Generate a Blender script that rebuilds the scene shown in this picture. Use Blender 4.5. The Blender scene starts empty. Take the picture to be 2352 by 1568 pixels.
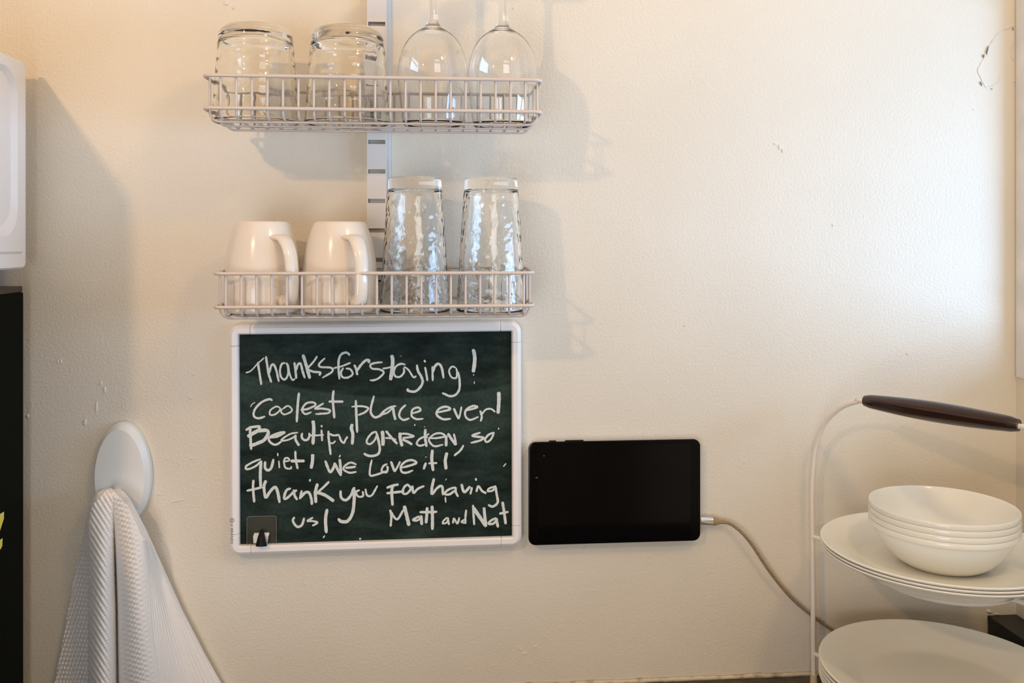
import bpy, math, random
from mathutils import Vector, noise
random.seed(7)
S = bpy.context.scene
COL = S.collection
PI = math.pi

# ------------------------------------------------------------------ camera
FPX = 2050.0
YAW = math.radians(4.8)
CAMY = -1.05
EYE = 1.4254
HOR = 555.0
cam_d = bpy.data.cameras.new('camera')
cam = bpy.data.objects.new('camera', cam_d)
COL.objects.link(cam)
cam.location = (0, CAMY, EYE)
cam.rotation_euler = (PI / 2, 0, -YAW)
cam_d.sensor_width = 36.0
cam_d.lens = FPX / 2352 * 36.0
cam_d.shift_y = -(784 - HOR) / 2352
cam_d.clip_start = 0.05
S.camera = cam

# ------------------------------------------------------------------ world, lights, exposure
world = bpy.data.worlds.new('world')
S.world = world
world.use_nodes = True
world.node_tree.nodes['Background'].inputs[0].default_value = (0.62, 0.80, 1.0, 1)
world.node_tree.nodes['Background'].inputs[1].default_value = 1.0
S.view_settings.view_transform = 'Standard'
S.view_settings.look = 'None'
S.view_settings.exposure = 0.0
S.view_settings.gamma = 1.0
S.view_settings.use_curve_mapping = False


def area(name, loc, rot, size, size_y, power, color):
    d = bpy.data.lights.new(name, 'AREA')
    d.shape = 'RECTANGLE'
    d.size = size
    d.size_y = size_y
    d.energy = power
    d.color = color
    o = bpy.data.objects.new(name, d)
    o.location = loc
    o.rotation_euler = rot
    COL.objects.link(o)
    return o


def bulb(name, loc, r, power, color):
    d = bpy.data.lights.new(name, 'POINT')
    d.shadow_soft_size = r
    d.energy = power
    d.color = color
    o = bpy.data.objects.new(name, d)
    o.location = loc
    COL.objects.link(o)
    return o


# daylight outside the window of the right wall, a warm bulb up to the left, a soft ceiling lamp, an added cool fill panel behind the camera
area('daylight_right', (1.26, -0.62, 1.38), (0, PI / 2, 0), 0.36, 0.9, 17.0, (0.38, 0.64, 1.0))
bulb('bulb_left', (-0.69, -1.22, 1.97), 0.022, 17.5, (1.0, 0.62, 0.33))
bulb('bulb_right', (0.52, -0.90, 2.12), 0.05, 8.0, (1.0, 0.68, 0.31))
behind = area('cool_fill_behind', (-0.60, -2.10, 1.00), (0, 0, 0), 0.8, 0.9, 12.0, (0.82, 0.90, 1.0))
behind.rotation_euler = (Vector((-0.35, 0.0, 1.00)) - behind.location).to_track_quat('-Z', 'Y').to_euler()


# ------------------------------------------------------------------ helpers
CY, SY = math.cos(YAW), math.sin(YAW)


def W(u, v, y=0.0):
    """point at depth plane y that the photo shows at pixel u, v"""
    xc = (u - 1176.0) / FPX
    zc = -(v - HOR) / FPX
    dx = xc * CY + SY
    dy = CY - xc * SY
    t = (y - CAMY) / dy
    return Vector((dx * t, y, EYE + zc * t))


def CW(xc, yd, h):
    """camera-frame ground position to world, h below the eye"""
    return Vector((xc * CY + yd * SY, yd * CY - xc * SY + CAMY, EYE - h))


def link(o, parent=None):
    COL.objects.link(o)
    if parent is not None:
        o.parent = parent
        o.matrix_parent_inverse = parent.matrix_world.inverted() if False else o.matrix_parent_inverse
    return o


def mesh(verts, faces, name='m', smooth=False):
    me = bpy.data.meshes.new(name)
    me.from_pydata([tuple(v) for v in verts], [], [tuple(f) for f in faces])
    me.validate()
    if smooth:
        me.polygons.foreach_set('use_smooth', [True] * len(me.polygons))
    me.update()
    return me


class MB:
    """collects geometry, in world space"""
    def __init__(self):
        self.v = []
        self.f = []
        self.s = []

    def add(self, verts, faces, smooth=False):
        n = len(self.v)
        self.v += [Vector(p) for p in verts]
        self.f += [tuple(i + n for i in f) for f in faces]
        self.s += [smooth] * len(faces)
        return self

    def box(self, x0, x1, y0, y1, z0, z1):
        vs = [(x, y, z) for x in (x0, x1) for y in (y0, y1) for z in (z0, z1)]
        fs = [(0, 1, 3, 2), (4, 6, 7, 5), (0, 4, 5, 1), (2, 3, 7, 6), (0, 2, 6, 4), (1, 5, 7, 3)]
        return self.add(vs, fs)

    def build(self, name, mat, parent=None, origin=None, bevel=0.0, bseg=2, smooth_angle=None):
        org = Vector(origin) if origin is not None else (parent_loc(parent) if parent is not None else Vector((0, 0, 0)))
        me = bpy.data.meshes.new(name)
        me.from_pydata([tuple(p - org) for p in self.v], [], self.f)
        me.polygons.foreach_set('use_smooth', self.s)
        me.update()
        me.materials.append(mat)
        o = bpy.data.objects.new(name, me)
        COL.objects.link(o)
        if parent is not None:
            o.parent = parent
            o.location = org - parent_loc(parent)
        else:
            o.location = org
        if bevel > 0:
            m = o.modifiers.new('bevel', 'BEVEL')
            m.width = bevel
            m.segments = bseg
            m.limit_method = 'ANGLE'
            m.angle_limit = math.radians(40)
            if bseg > 2:
                me.polygons.foreach_set('use_smooth', [True] * len(me.polygons))
                m.harden_normals = True
        return o


def parent_loc(p):
    v = Vector((0, 0, 0))
    while p is not None:
        v += p.location
        p = p.parent
    return v


def tag(o, label=None, cat=None, group=None, kind=None):
    if label:
        o['label'] = label
    if cat:
        o['category'] = cat
    if group:
        o['group'] = group
    if kind:
        o['kind'] = kind
    return o


def thing(name, label, cat, loc, group=None):
    o = bpy.data.objects.new(name, None)
    o.empty_display_size = 0.02
    o.location = loc
    COL.objects.link(o)
    return tag(o, label, cat, group)


def tube(mb, pts, r, seg=8, closed=False, caps=True):
    pts = [Vector(p) for p in pts]
    n = len(pts)
    rr = r if isinstance(r, (list, tuple)) else [r] * n
    tans = []
    for i in range(n):
        a = pts[(i - 1) % n] if (closed or i > 0) else pts[i]
        b = pts[(i + 1) % n] if (closed or i < n - 1) else pts[i]
        tans.append((b - a).normalized())
    up = Vector((0, 0, 1)) if abs(tans[0].z) < 0.9 else Vector((0, 1, 0))
    nrm = tans[0].cross(up).normalized()
    vs, fs = [], []
    for i in range(n):
        t = tans[i]
        nrm = (nrm - t * nrm.dot(t))
        if nrm.length < 1e-6:
            nrm = t.orthogonal()
        nrm.normalize()
        bi = t.cross(nrm)
        for k in range(seg):
            a = 2 * PI * k / seg
            vs.append(pts[i] + (nrm * math.cos(a) + bi * math.sin(a)) * rr[i])
    m = n if closed else n - 1
    for i in range(m):
        j = (i + 1) % n
        for k in range(seg):
            k2 = (k + 1) % seg
            fs.append((i * seg + k, j * seg + k, j * seg + k2, i * seg + k2))
    mb.add(vs, fs, True)
    if caps and not closed:
        mb.add([vs[k] for k in range(seg)], [tuple(range(seg - 1, -1, -1))][0:1])
        mb.add([vs[(n - 1) * seg + k] for k in range(seg)], [tuple(range(seg))])
    return mb


def lathe(mb, c, prof, seg=48, smooth=True, disp=None, close=False):
    """profile: list of (r, z); r==0 makes a pole"""
    c = Vector(c)
    rings = []
    vs, fs = [], []
    for i, (r, z) in enumerate(prof):
        if r <= 1e-9:
            rings.append([len(vs)])
            vs.append(c + Vector((0, 0, z)))
        else:
            ring = []
            for k in range(seg):
                a = 2 * PI * k / seg
                q = r + (disp(i, a, z, r) if disp else 0.0)
                ring.append(len(vs))
                vs.append(c + Vector((math.cos(a) * q, math.sin(a) * q, z)))
            rings.append(ring)
    pairs = [(rings[i], rings[i + 1]) for i in range(len(rings) - 1)]
    if close:
        pairs.append((rings[-1], rings[0]))
    for a, b in pairs:
        if len(a) == 1 and len(b) == 1:
            continue
        for k in range(seg):
            k2 = (k + 1) % seg
            if len(a) == 1:
                fs.append((a[0], b[k2], b[k]))
            elif len(b) == 1:
                fs.append((a[k], a[k2], b[0]))
            else:
                fs.append((a[k], a[k2], b[k2], b[k]))
    mb.add(vs, fs, smooth)
    return mb


def smoothline(pts, sub=6, closed=False):
    P = [Vector(p) for p in pts]
    if len(P) < 3:
        return P
    out = []
    n = len(P)
    rng = range(n) if closed else range(n - 1)
    for i in rng:
        p0 = P[(i - 1) % n] if (closed or i > 0) else P[i] * 2 - P[i + 1]
        p1 = P[i]
        p2 = P[(i + 1) % n]
        p3 = P[(i + 2) % n] if (closed or i < n - 2) else P[i + 1] * 2 - P[i]
        for k in range(sub):
            t = k / sub
            out.append(0.5 * ((2 * p1) + (p2 - p0) * t + (2 * p0 - 5 * p1 + 4 * p2 - p3) * t * t + (3 * p1 - p0 - 3 * p2 + p3) * t ** 3))
    if not closed:
        out.append(P[-1])
    return out


def rrect(x0, x1, z0, z1, r, seg=6):
    """rounded rectangle as list of 2D points, counter-clockwise"""
    out = []
    for cx, cz, a0 in ((x1 - r, z0 + r, -PI / 2), (x1 - r, z1 - r, 0), (x0 + r, z1 - r, PI / 2), (x0 + r, z0 + r, PI)):
        for k in range(seg + 1):
            a = a0 + PI / 2 * k / seg
            out.append((cx + r * math.cos(a), cz + r * math.sin(a)))
    return out


def loops(mb, rings, cap0=True, cap1=True, smooth=False):
    """bridge equal-length closed rings"""
    n = len(rings[0])
    vs = [p for r in rings for p in r]
    fs = []
    for i in range(len(rings) - 1):
        for k in range(n):
            k2 = (k + 1) % n
            fs.append((i * n + k, i * n + k2, (i + 1) * n + k2, (i + 1) * n + k))
    mb.add(vs, fs, smooth)
    if cap0:
        mb.add(rings[0], [tuple(range(n - 1, -1, -1))])
    if cap1:
        mb.add(rings[-1], [tuple(range(n))])
    return mb


def lerp_tab(tab, x):
    if x <= tab[0][0]:
        return tab[0][1]
    for (a, b), (c, d) in zip(tab, tab[1:]):
        if x <= c:
            return b + (d - b) * (x - a) / (c - a)
    return tab[-1][1]


# ------------------------------------------------------------------ materials
def newmat(name, color=(0.8, 0.8, 0.8), rough=0.5, metal=0.0, spec=0.5, coat=0.0, trans=0.0, ior=1.45):
    m = bpy.data.materials.new(name)
    m.use_nodes = True
    b = m.node_tree.nodes['Principled BSDF']
    b.inputs['Base Color'].default_value = (*color, 1)
    b.inputs['Roughness'].default_value = rough
    b.inputs['Metallic'].default_value = metal
    b.inputs['Specular IOR Level'].default_value = spec
    b.inputs['Coat Weight'].default_value = coat
    b.inputs['Transmission Weight'].default_value = trans
    b.inputs['IOR'].default_value = ior
    return m


def N(m, t, **kw):
    n = m.node_tree.nodes.new(t)
    for k, v in kw.items():
        if k.startswith('i_'):
            n.inputs[k[2:].replace('_', ' ')].default_value = v
        else:
            setattr(n, k, v)
    return n


def L(m, a, ao, b, bi):
    m.node_tree.links.new(a.outputs[ao], b.inputs[bi])


def noisy(m, c1, c2, scale=20, detail=4, bump=0.0, bscale=200, bdist=0.001, lo=0.35, hi=0.65, bdetail=3):
    b = m.node_tree.nodes['Principled BSDF']
    tc = N(m, 'ShaderNodeTexCoord')
    n1 = N(m, 'ShaderNodeTexNoise')
    n1.inputs['Scale'].default_value = scale
    n1.inputs['Detail'].default_value = detail
    r = N(m, 'ShaderNodeValToRGB')
    r.color_ramp.elements[0].position = lo
    r.color_ramp.elements[1].position = hi
    r.color_ramp.elements[0].color = (*c1, 1)
    r.color_ramp.elements[1].color = (*c2, 1)
    L(m, tc, 'Object', n1, 'Vector')
    L(m, n1, 'Fac', r, 'Fac')
    L(m, r, 'Color', b, 'Base Color')
    if bump > 0:
        n2 = N(m, 'ShaderNodeTexNoise')
        n2.inputs['Scale'].default_value = bscale
        n2.inputs['Detail'].default_value = bdetail
        bp = N(m, 'ShaderNodeBump')
        bp.inputs['Strength'].default_value = bump
        bp.inputs['Distance'].default_value = bdist
        L(m, tc, 'Object', n2, 'Vector')
        L(m, n2, 'Fac', bp, 'Height')
        L(m, bp, 'Normal', b, 'Normal')
    return m


WALLC = (0.735, 0.700, 0.640)
m_wall = newmat('wall_paint', WALLC, 0.42, spec=0.45)
noisy(m_wall, (0.745, 0.69, 0.585), (0.775, 0.72, 0.615), scale=6, bump=0.40, bscale=330, bdist=0.0014, bdetail=2)
m_paint = newmat('loose_paint', (0.76, 0.73, 0.68), 0.45)
noisy(m_paint, (0.72, 0.69, 0.63), (0.80, 0.78, 0.73), scale=40, bump=0.3, bscale=300, bdist=0.001)
m_crack = newmat('crack_dark', (0.16, 0.14, 0.11), 0.8)
m_ceil = newmat('ceiling_paint', (0.80, 0.78, 0.73), 0.8)
m_floor = newmat('floor_vinyl', (0.32, 0.26, 0.19), 0.5)
noisy(m_floor, (0.28, 0.22, 0.16), (0.36, 0.30, 0.22), scale=8)
m_trimw = newmat('trim_white', (0.80, 0.80, 0.80), 0.4)
noisy(m_trimw, (0.74, 0.75, 0.75), (0.84, 0.84, 0.84), scale=25, bump=0.4, bscale=90, bdist=0.002)
m_counter = newmat('worktop_dark', (0.06, 0.045, 0.03), 0.45)
noisy(m_counter, (0.035, 0.027, 0.018), (0.10, 0.078, 0.05), scale=60, detail=6)
m_caulk = newmat('caulk', (0.72, 0.64, 0.45), 0.7)
noisy(m_caulk, (0.42, 0.34, 0.20), (0.70, 0.62, 0.46), scale=70, bump=0.5, bscale=200, bdist=0.002, lo=0.3, hi=0.5)
m_wire = newmat('coated_wire', (0.66, 0.58, 0.52), 0.38, spec=0.5)
m_rail = newmat('rail_white', (0.78, 0.76, 0.74), 0.35)
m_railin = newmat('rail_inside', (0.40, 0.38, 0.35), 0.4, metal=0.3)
m_steel = newmat('steel', (0.75, 0.74, 0.72), 0.22, metal=1.0)
m_glass = newmat('clear_glass', (1.0, 1.0, 0.985), 0.0, trans=1.0, ior=1.47)
m_wglass = newmat('fine_glass', (1.0, 1.0, 0.995), 0.0, trans=1.0, ior=1.45)
m_mug = newmat('mug_glaze', (0.80, 0.73, 0.64), 0.18, coat=0.3)
m_china = newmat('white_china', (0.86, 0.86, 0.80), 0.16, coat=0.2)
m_stand = newmat('stand_wire', (0.82, 0.77, 0.70), 0.4)
m_rubber = newmat('stand_foot', (0.66, 0.54, 0.34), 0.6)
m_frame = newmat('frame_plastic', (0.89, 0.86, 0.84), 0.32)
m_black = newmat('black_plastic', (0.004, 0.004, 0.005), 0.45, spec=0.2)
m_bezel = newmat('tablet_bezel', (0.001, 0.001, 0.0015), 0.15, spec=0.2)
m_screen = newmat('tablet_screen', (0.001, 0.001, 0.002), 0.06, spec=0.25)
m_tedge = newmat('tablet_edge', (0.5, 0.5, 0.5), 0.4, metal=0.3)
m_fridge = newmat('fridge_black', (0.004, 0.005, 0.0035), 0.38, spec=0.05, ior=1.25)
m_gasket = newmat('fridge_top_edge', (0.04, 0.03, 0.022), 0.4)
m_micro = newmat('appliance_white', (0.86, 0.82, 0.80), 0.35)
m_yellow = newmat('yellow_print', (0.95, 0.82, 0.12), 0.5)
m_cream = newmat('cream_print', (0.90, 0.88, 0.60), 0.5)
m_hook = newmat('hook_plastic', (0.78, 0.80, 0.79), 0.35)
m_box = newmat('black_box', (0.008, 0.009, 0.006), 0.4)
m_text = newmat('grey_print', (0.10, 0.10, 0.11), 0.5)
m_conn = newmat('connector_metal', (0.82, 0.78, 0.72), 0.22, metal=0.85)
m_relief = newmat('strain_relief', (0.36, 0.24, 0.12), 0.6)
m_lens = newmat('lens', (0.25, 0.25, 0.27), 0.2)

# braided cable
m_cable = newmat('cable_braid', (0.30, 0.22, 0.14), 0.6)
noisy(m_cable, (0.20, 0.14, 0.085), (0.40, 0.31, 0.22), scale=900, detail=1, bump=0.5, bscale=900, bdist=0.0005)

# dark wood handle
m_wood = newmat('dark_wood', (0.05, 0.02, 0.012), 0.25, coat=0.4)
b = m_wood.node_tree.nodes['Principled BSDF']
tc = N(m_wood, 'ShaderNodeTexCoord')
mp = N(m_wood, 'ShaderNodeMapping')
mp.inputs['Rotation'].default_value = (0, 0, math.radians(59))
mp2 = N(m_wood, 'ShaderNodeMapping')
mp2.inputs['Scale'].default_value = (9, 260, 260)
n1 = N(m_wood, 'ShaderNodeTexNoise')
n1.inputs['Scale'].default_value = 1.0
n1.inputs['Detail'].default_value = 5
r = N(m_wood, 'ShaderNodeValToRGB')
r.color_ramp.elements[0].position = 0.35
r.color_ramp.elements[1].position = 0.7
r.color_ramp.elements[0].color = (0.010, 0.005, 0.004, 1)
r.color_ramp.elements[1].color = (0.050, 0.018, 0.009, 1)
L(m_wood, tc, 'Object', mp, 'Vector')
L(m_wood, mp, 'Vector', mp2, 'Vector')
L(m_wood, mp2, 'Vector', n1, 'Vector')
L(m_wood, n1, 'Fac', r, 'Fac')
L(m_wood, r, 'Color', b, 'Base Color')

# towel
m_towel = newmat('towel_cotton', (0.86, 0.85, 0.84), 0.95, spec=0.1)
m_towel.node_tree.nodes['Principled BSDF'].inputs['Sheen Weight'].default_value = 0.3

# slate surface with chalk haze: origin of the slate object is its centre
m_slate = newmat('slate', (0.02, 0.04, 0.035), 0.65, spec=0.15)
b = m_slate.node_tree.nodes['Principled BSDF']
tc = N(m_slate, 'ShaderNodeTexCoord')
mp = N(m_slate, 'ShaderNodeMapping')
mp.inputs['Scale'].default_value = (9, 9, 26)
n1 = N(m_slate, 'ShaderNodeTexNoise')
n1.inputs['Scale'].default_value = 1.6
n1.inputs['Detail'].default_value = 7
n1.inputs['Roughness'].default_value = 0.7
L(m_slate, tc, 'Object', mp, 'Vector')
L(m_slate, mp, 'Vector', n1, 'Vector')
n2 = N(m_slate, 'ShaderNodeTexNoise')
n2.inputs['Scale'].default_value = 260
n2.inputs['Detail'].default_value = 3
L(m_slate, tc, 'Object', n2, 'Vector')
# wiped arc: the haze starts below a bowed line
sep = N(m_slate, 'ShaderNodeSeparateXYZ')
L(m_slate, tc, 'Object', sep, 'Vector')


def MA(m, op, a, b_=None, clamp=False):
    n = N(m, 'ShaderNodeMath', operation=op, use_clamp=clamp)
    for i, q in enumerate((a, b_)):
        if q is None:
            continue
        if isinstance(q, (int, float)):
            n.inputs[i].default_value = q
        else:
            m.node_tree.links.new(q, n.inputs[i])
    return n.outputs[0]


xx = MA(m_slate, 'ADD', sep.outputs['X'], -0.03)
arc = MA(m_slate, 'MULTIPLY', MA(m_slate, 'MULTIPLY', xx, xx), 0.9)
edge = MA(m_slate, 'SUBTRACT', MA(m_slate, 'ADD', arc, 0.046), sep.outputs['Z'])      # >0 below the arc
e1 = MA(m_slate, 'MULTIPLY', edge, 300, True)
e2 = MA(m_slate, 'SUBTRACT', 1.0, MA(m_slate, 'MULTIPLY', edge, 11, True))
band = MA(m_slate, 'MULTIPLY', e1, e2, True)
hz = MA(m_slate, 'MULTIPLY', band, 0.55)
nn = MA(m_slate, 'MULTIPLY', MA(m_slate, 'SUBTRACT', n1.outputs['Fac'], 0.36), 2.2, True)
tot = MA(m_slate, 'MULTIPLY', MA(m_slate, 'ADD', nn, hz), MA(m_slate, 'ADD', n2.outputs['Fac'], 0.35), True)
mx = N(m_slate, 'ShaderNodeMix', data_type='RGBA')
mx.inputs['A'].default_value = (0.0035, 0.0095, 0.0075, 1)
mx.inputs['B'].default_value = (0.044, 0.074, 0.062, 1)
m_slate.node_tree.links.new(tot, mx.inputs['Factor'])
m_slate.node_tree.links.new(mx.outputs['Result'], b.inputs['Base Color'])

m_chalk = newmat('chalk', (0.72, 0.75, 0.72), 0.95, spec=0.05)
noisy(m_chalk, (0.30, 0.35, 0.34), (0.74, 0.79, 0.76), scale=1100, detail=4, lo=0.30, hi=0.46)

# clear window pane: transparent with a weak mirror
m_pane = bpy.data.materials.new('window_glass')
m_pane.use_nodes = True
nt = m_pane.node_tree
for n_ in list(nt.nodes):
    if n_.type != 'OUTPUT_MATERIAL':
        nt.nodes.remove(n_)
out = [n_ for n_ in nt.nodes if n_.type == 'OUTPUT_MATERIAL'][0]
tr = nt.nodes.new('ShaderNodeBsdfTransparent')
gl = nt.nodes.new('ShaderNodeBsdfGlossy')
gl.inputs['Roughness'].default_value = 0.02
mix = nt.nodes.new('ShaderNodeMixShader')
mix.inputs[0].default_value = 0.06
nt.links.new(tr.outputs[0], mix.inputs[1])
nt.links.new(gl.outputs[0], mix.inputs[2])
nt.links.new(mix.outputs[0], out.inputs[0])

m_edge = newmat('acrylic_edge', (0.22, 0.22, 0.19), 0.2)
m_clear = bpy.data.materials.new('clear_acrylic')
m_clear.use_nodes = True
nt = m_clear.node_tree
b = nt.nodes['Principled BSDF']
b.inputs['Base Color'].default_value = (0.22, 0.19, 0.13, 1)
b.inputs['Roughness'].default_value = 0.15
tr = nt.nodes.new('ShaderNodeBsdfTransparent')
mix = nt.nodes.new('ShaderNodeMixShader')
mix.inputs[0].default_value = 0.10
out = [n_ for n_ in nt.nodes if n_.type == 'OUTPUT_MATERIAL'][0]
nt.links.new(tr.outputs[0], mix.inputs[1])
nt.links.new(b.outputs[0], mix.inputs[2])
nt.links.new(mix.outputs[0], out.inputs[0])

# ------------------------------------------------------------------ the room
XR = 0.7153         # right wall
XL, YF, ZC = -2.0, -3.0, 2.5
ZCT = 0.90          # worktop top
SILL = 1.27


def struct(name, mb, mat, **kw):
    o = mb.build(name, mat, **kw)
    o['kind'] = 'structure'
    return o


wall_back = struct('wall_back', MB().box(XL - 0.1, XR + 0.12, 0.0, 0.1, 0, ZC), m_wall)
struct('floor', MB().box(XL - 0.1, XR + 0.12, YF - 0.1, 0.1, -0.05, 0), m_floor)
struct('ceiling', MB().box(XL - 0.1, XR + 0.12, YF - 0.1, 0.1, ZC, ZC + 0.05), m_ceil)
struct('wall_left', MB().box(XL - 0.1, XL, YF, 0.0, 0, ZC), m_wall)
struct('wall_front', MB().box(XL - 0.1, XR + 0.12, YF - 0.1, YF, 0, ZC), m_wall)
wy0, wy1, wz1 = -0.024, -1.55, 2.12
wr = MB()
wr.box(XR, XR + 0.12, wy0, 0.0, 0, ZC)
wr.box(XR, XR + 0.12, YF, wy1, 0, ZC)
wr.box(XR, XR + 0.12, wy1, wy0, 0, SILL)
wr.box(XR, XR + 0.12, wy1, wy0, wz1, ZC)
wall_right = struct('wall_right', wr, m_wall)
# window in the right wall
win = bpy.data.objects.new('window_1', None)
win.location = (XR + 0.06, (wy0 + wy1) / 2, SILL)
COL.objects.link(win)
win['kind'] = 'structure'
fx0, fx1 = XR + 0.07, XR + 0.10
fr = MB()
fr.box(fx0, fx1, wy0 - 0.035, wy0, SILL, wz1)
fr.box(fx0, fx1, wy1, wy1 + 0.035, SILL, wz1)
fr.box(fx0, fx1, wy1 + 0.035, wy0 - 0.035, SILL, SILL + 0.04)
fr.box(fx0, fx1, wy1 + 0.035, wy0 - 0.035, wz1 - 0.035, wz1)
fr.box(fx0 + 0.003, fx1 - 0.003, wy1 + 0.035, wy0 - 0.035, 1.68, 1.705)
fr.build('window_frame', m_trimw, win, bevel=0.003)
MB().box(XR + 0.083, XR + 0.087, wy1 + 0.03, wy0 - 0.03, SILL + 0.035, wz1 - 0.03).build('window_pane', m_pane, win)
lt = MB()
lp = W(2346, 664, -0.012)
tube(lt, smoothline([lp + Vector((0.001, 0, -0.003)), lp + Vector((0.003, -0.004, 0)), lp + Vector((0.004, -0.016, 0.001)), lp + Vector((0.001, -0.028, -0.002))], 4), 0.0012, 6)
# casing round the window
cs = MB()
cs.box(XR - 0.002, XR, wy0, -0.0015, SILL - 0.012, wz1 + 0.06)
struct('trim_1', cs, m_trimw, bevel=0.002)
latch = lt.build('window_latch', m_crack, win)
cs = MB()
cs.box(XR - 0.012, XR, wy1 - 0.06, wy0, wz1, wz1 + 0.06)
struct('trim_2', cs, m_trimw, bevel=0.002)
cs = MB()
cs.box(XR - 0.012, XR, wy1 - 0.06, wy1, SILL - 0.012, wz1)
struct('trim_3', cs, m_trimw, bevel=0.002)

# paint line, uneven, where the wall meets the worktop
pts_top, pts_bot = [], []
mb = MB()
x = -0.45
prev = None
k = 0
vs, fs = [], []
while x < XR - 0.04:
    h = 0.0042 + 0.0022 * noise.noise(Vector((x * 30, 0, 0))) + 0.0012 * noise.noise(Vector((x * 140, 3, 0)))
    d = 0.0022 + 0.0010 * noise.noise(Vector((x * 60, 9, 0)))
    vs += [Vector((x, 0, ZCT)), Vector((x, -d - 0.001, ZCT)), Vector((x, -d, ZCT + h * 0.7)), Vector((x, 0.0, ZCT + h))]
    if k:
        a = (k - 1) * 4
        for q in range(4):
            fs.append((a + q, a + (q + 1) % 4, a + 4 + (q + 1) % 4, a + 4 + q))
    k += 1
    x += 0.006
mb.add(vs, fs, True)
struct('trim_4', mb, m_caulk)

# blistered and chipped paint on the wall (parts of the back wall)
def jag(pts, amp, seed, step=0.0025):
    out = []
    for a, b_ in zip(pts, pts[1:]):
        n_ = max(2, int((b_ - a).length / step))
        for i in range(n_):
            p = a.lerp(b_, i / n_)
            p = p + Vector((noise.noise(p * 260 + Vector((seed, 0, 0))), 0, noise.noise(p * 260 + Vector((0, seed, 5))))) * amp
            out.append(p)
    out.append(pts[-1])
    return out


def ridge(pixels, r, name, mat, seed=1, amp=0.0013, off=0.0):
    p = [W(u, v, off) for u, v in pixels]
    q = jag(p, amp, seed)
    rr = [r * (0.55 + 0.45 * abs(noise.noise(a * 300 + Vector((seed, 2, 1)))) * 2) for a in q]
    rr[0] = rr[-1] = r * 0.2
    mbx = MB()
    tube(mbx, q, rr, 6)
    o = mbx.build(name, mat, wall_back)
    return o


ridge([(2330, 58), (2312, 64), (2298, 70), (2284, 88), (2272, 106), (2264, 126), (2256, 142), (2246, 158), (2248, 170), (2260, 192), (2266, 203)], 0.0013, 'paint_crack', m_paint, 1)
ridge([(2266, 200), (2280, 197), (2292, 190), (2296, 176), (2298, 166)], 0.0010, 'paint_crack', m_paint, 2)
ridge([(2326, 62), (2328, 88), (2326, 100), (2322, 112), (2322, 132), (2332, 140), (2341, 150), (2342, 164), (2336, 182), (2326, 188)], 0.0013, 'paint_crack', m_paint, 3)
ridge([(2270, 104), (2267, 116), (2267, 126)], 0.0011, 'paint_gap', m_crack, 4, off=-0.0012)
ridge([(2259, 124), (2259, 133)], 0.0011, 'paint_gap', m_crack, 5, off=-0.0012)
ridge([(2326, 64), (2327, 70)], 0.0011, 'paint_gap', m_crack, 6, off=-0.0012)
ridge([(2251, 186), (2256, 198)], 0.0011, 'paint_gap', m_crack, 7, off=-0.0012)
ridge([(2276, 204), (2279, 203)], 0.0011, 'paint_gap', m_crack, 8, off=-0.0012)
ridge([(2334, 136), (2341, 146), (2340, 160)], 0.0008, 'paint_gap', m_crack, 9, off=-0.0012)


def chip(u, v, w, h, ang=0.0, seed=0):
    c = W(u, v, 0)
    s = 0.00052
    n_ = 12
    r0, r1 = [], []
    for k in range(n_):
        a = 2 * PI * k / n_
        q = 1 + 0.45 * noise.noise(Vector((math.cos(a) * 2 + seed, math.sin(a) * 2, seed)))
        x_, z_ = math.cos(a) * w * s * 0.5 * q, math.sin(a) * h * s * 0.5 * q
        x2 = x_ * math.cos(ang) - z_ * math.sin(ang)
        z2 = x_ * math.sin(ang) + z_ * math.cos(ang)
        r0.append(c + Vector((x2, 0.0003, z2)))
        r1.append(c + Vector((x2 * 0.5, -0.0011, z2 * 0.5)))
    mbx = MB()
    loops(mbx, [r0, r1], False, True, True)
    return mbx.build('paint_chip', m_paint, wall_back)


for i, c in enumerate([(133, 830, 4, 12), (140, 829, 4, 12), (241, 895, 7, 16), (222, 935, 5, 30), (232, 880, 5, 12), (282, 933, 3, 7), (412, 1066, 3, 12), (385, 1053, 9, 3), (440, 1053, 12, 3),
                       (1790, 338, 5, 14), (1797, 346, 4, 12), (1780, 330, 12, 4), (1913, 517, 6, 5), (1573, 748, 5, 5), (1490, 1278, 8, 4), (1490, 1290, 7, 3), (1253, 1461, 7, 4),
                       (1229, 1484, 14, 4, 0.6), (1196, 1490, 14, 2, -0.5), (1205, 1500, 12, 2), (1562, 1504, 5, 8), (1133, 1527, 5, 3), (548, 905, 14, 6, 0.5), (436, 912, 9, 12, 0.6), (410, 1150, 40, 3, 0.2),
                       (445, 860, 12, 4), (64, 955, 7, 9), (195, 970, 9, 18), (372, 1240, 4, 7), (365, 1135, 9, 7), (1710, 1060, 4, 4), (2236, 252, 4, 3), (2084, 812, 5, 5), (1285, 1440, 5, 5), (700, 1340, 5, 4), (520, 8, 12, 14, 0.5), (536, 18, 6, 10), (1180, 20, 5, 8)]):
    chip(c[0], c[1], c[2], c[3], c[4] if len(c) > 4 else 0.0, i * 1.7)

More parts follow.
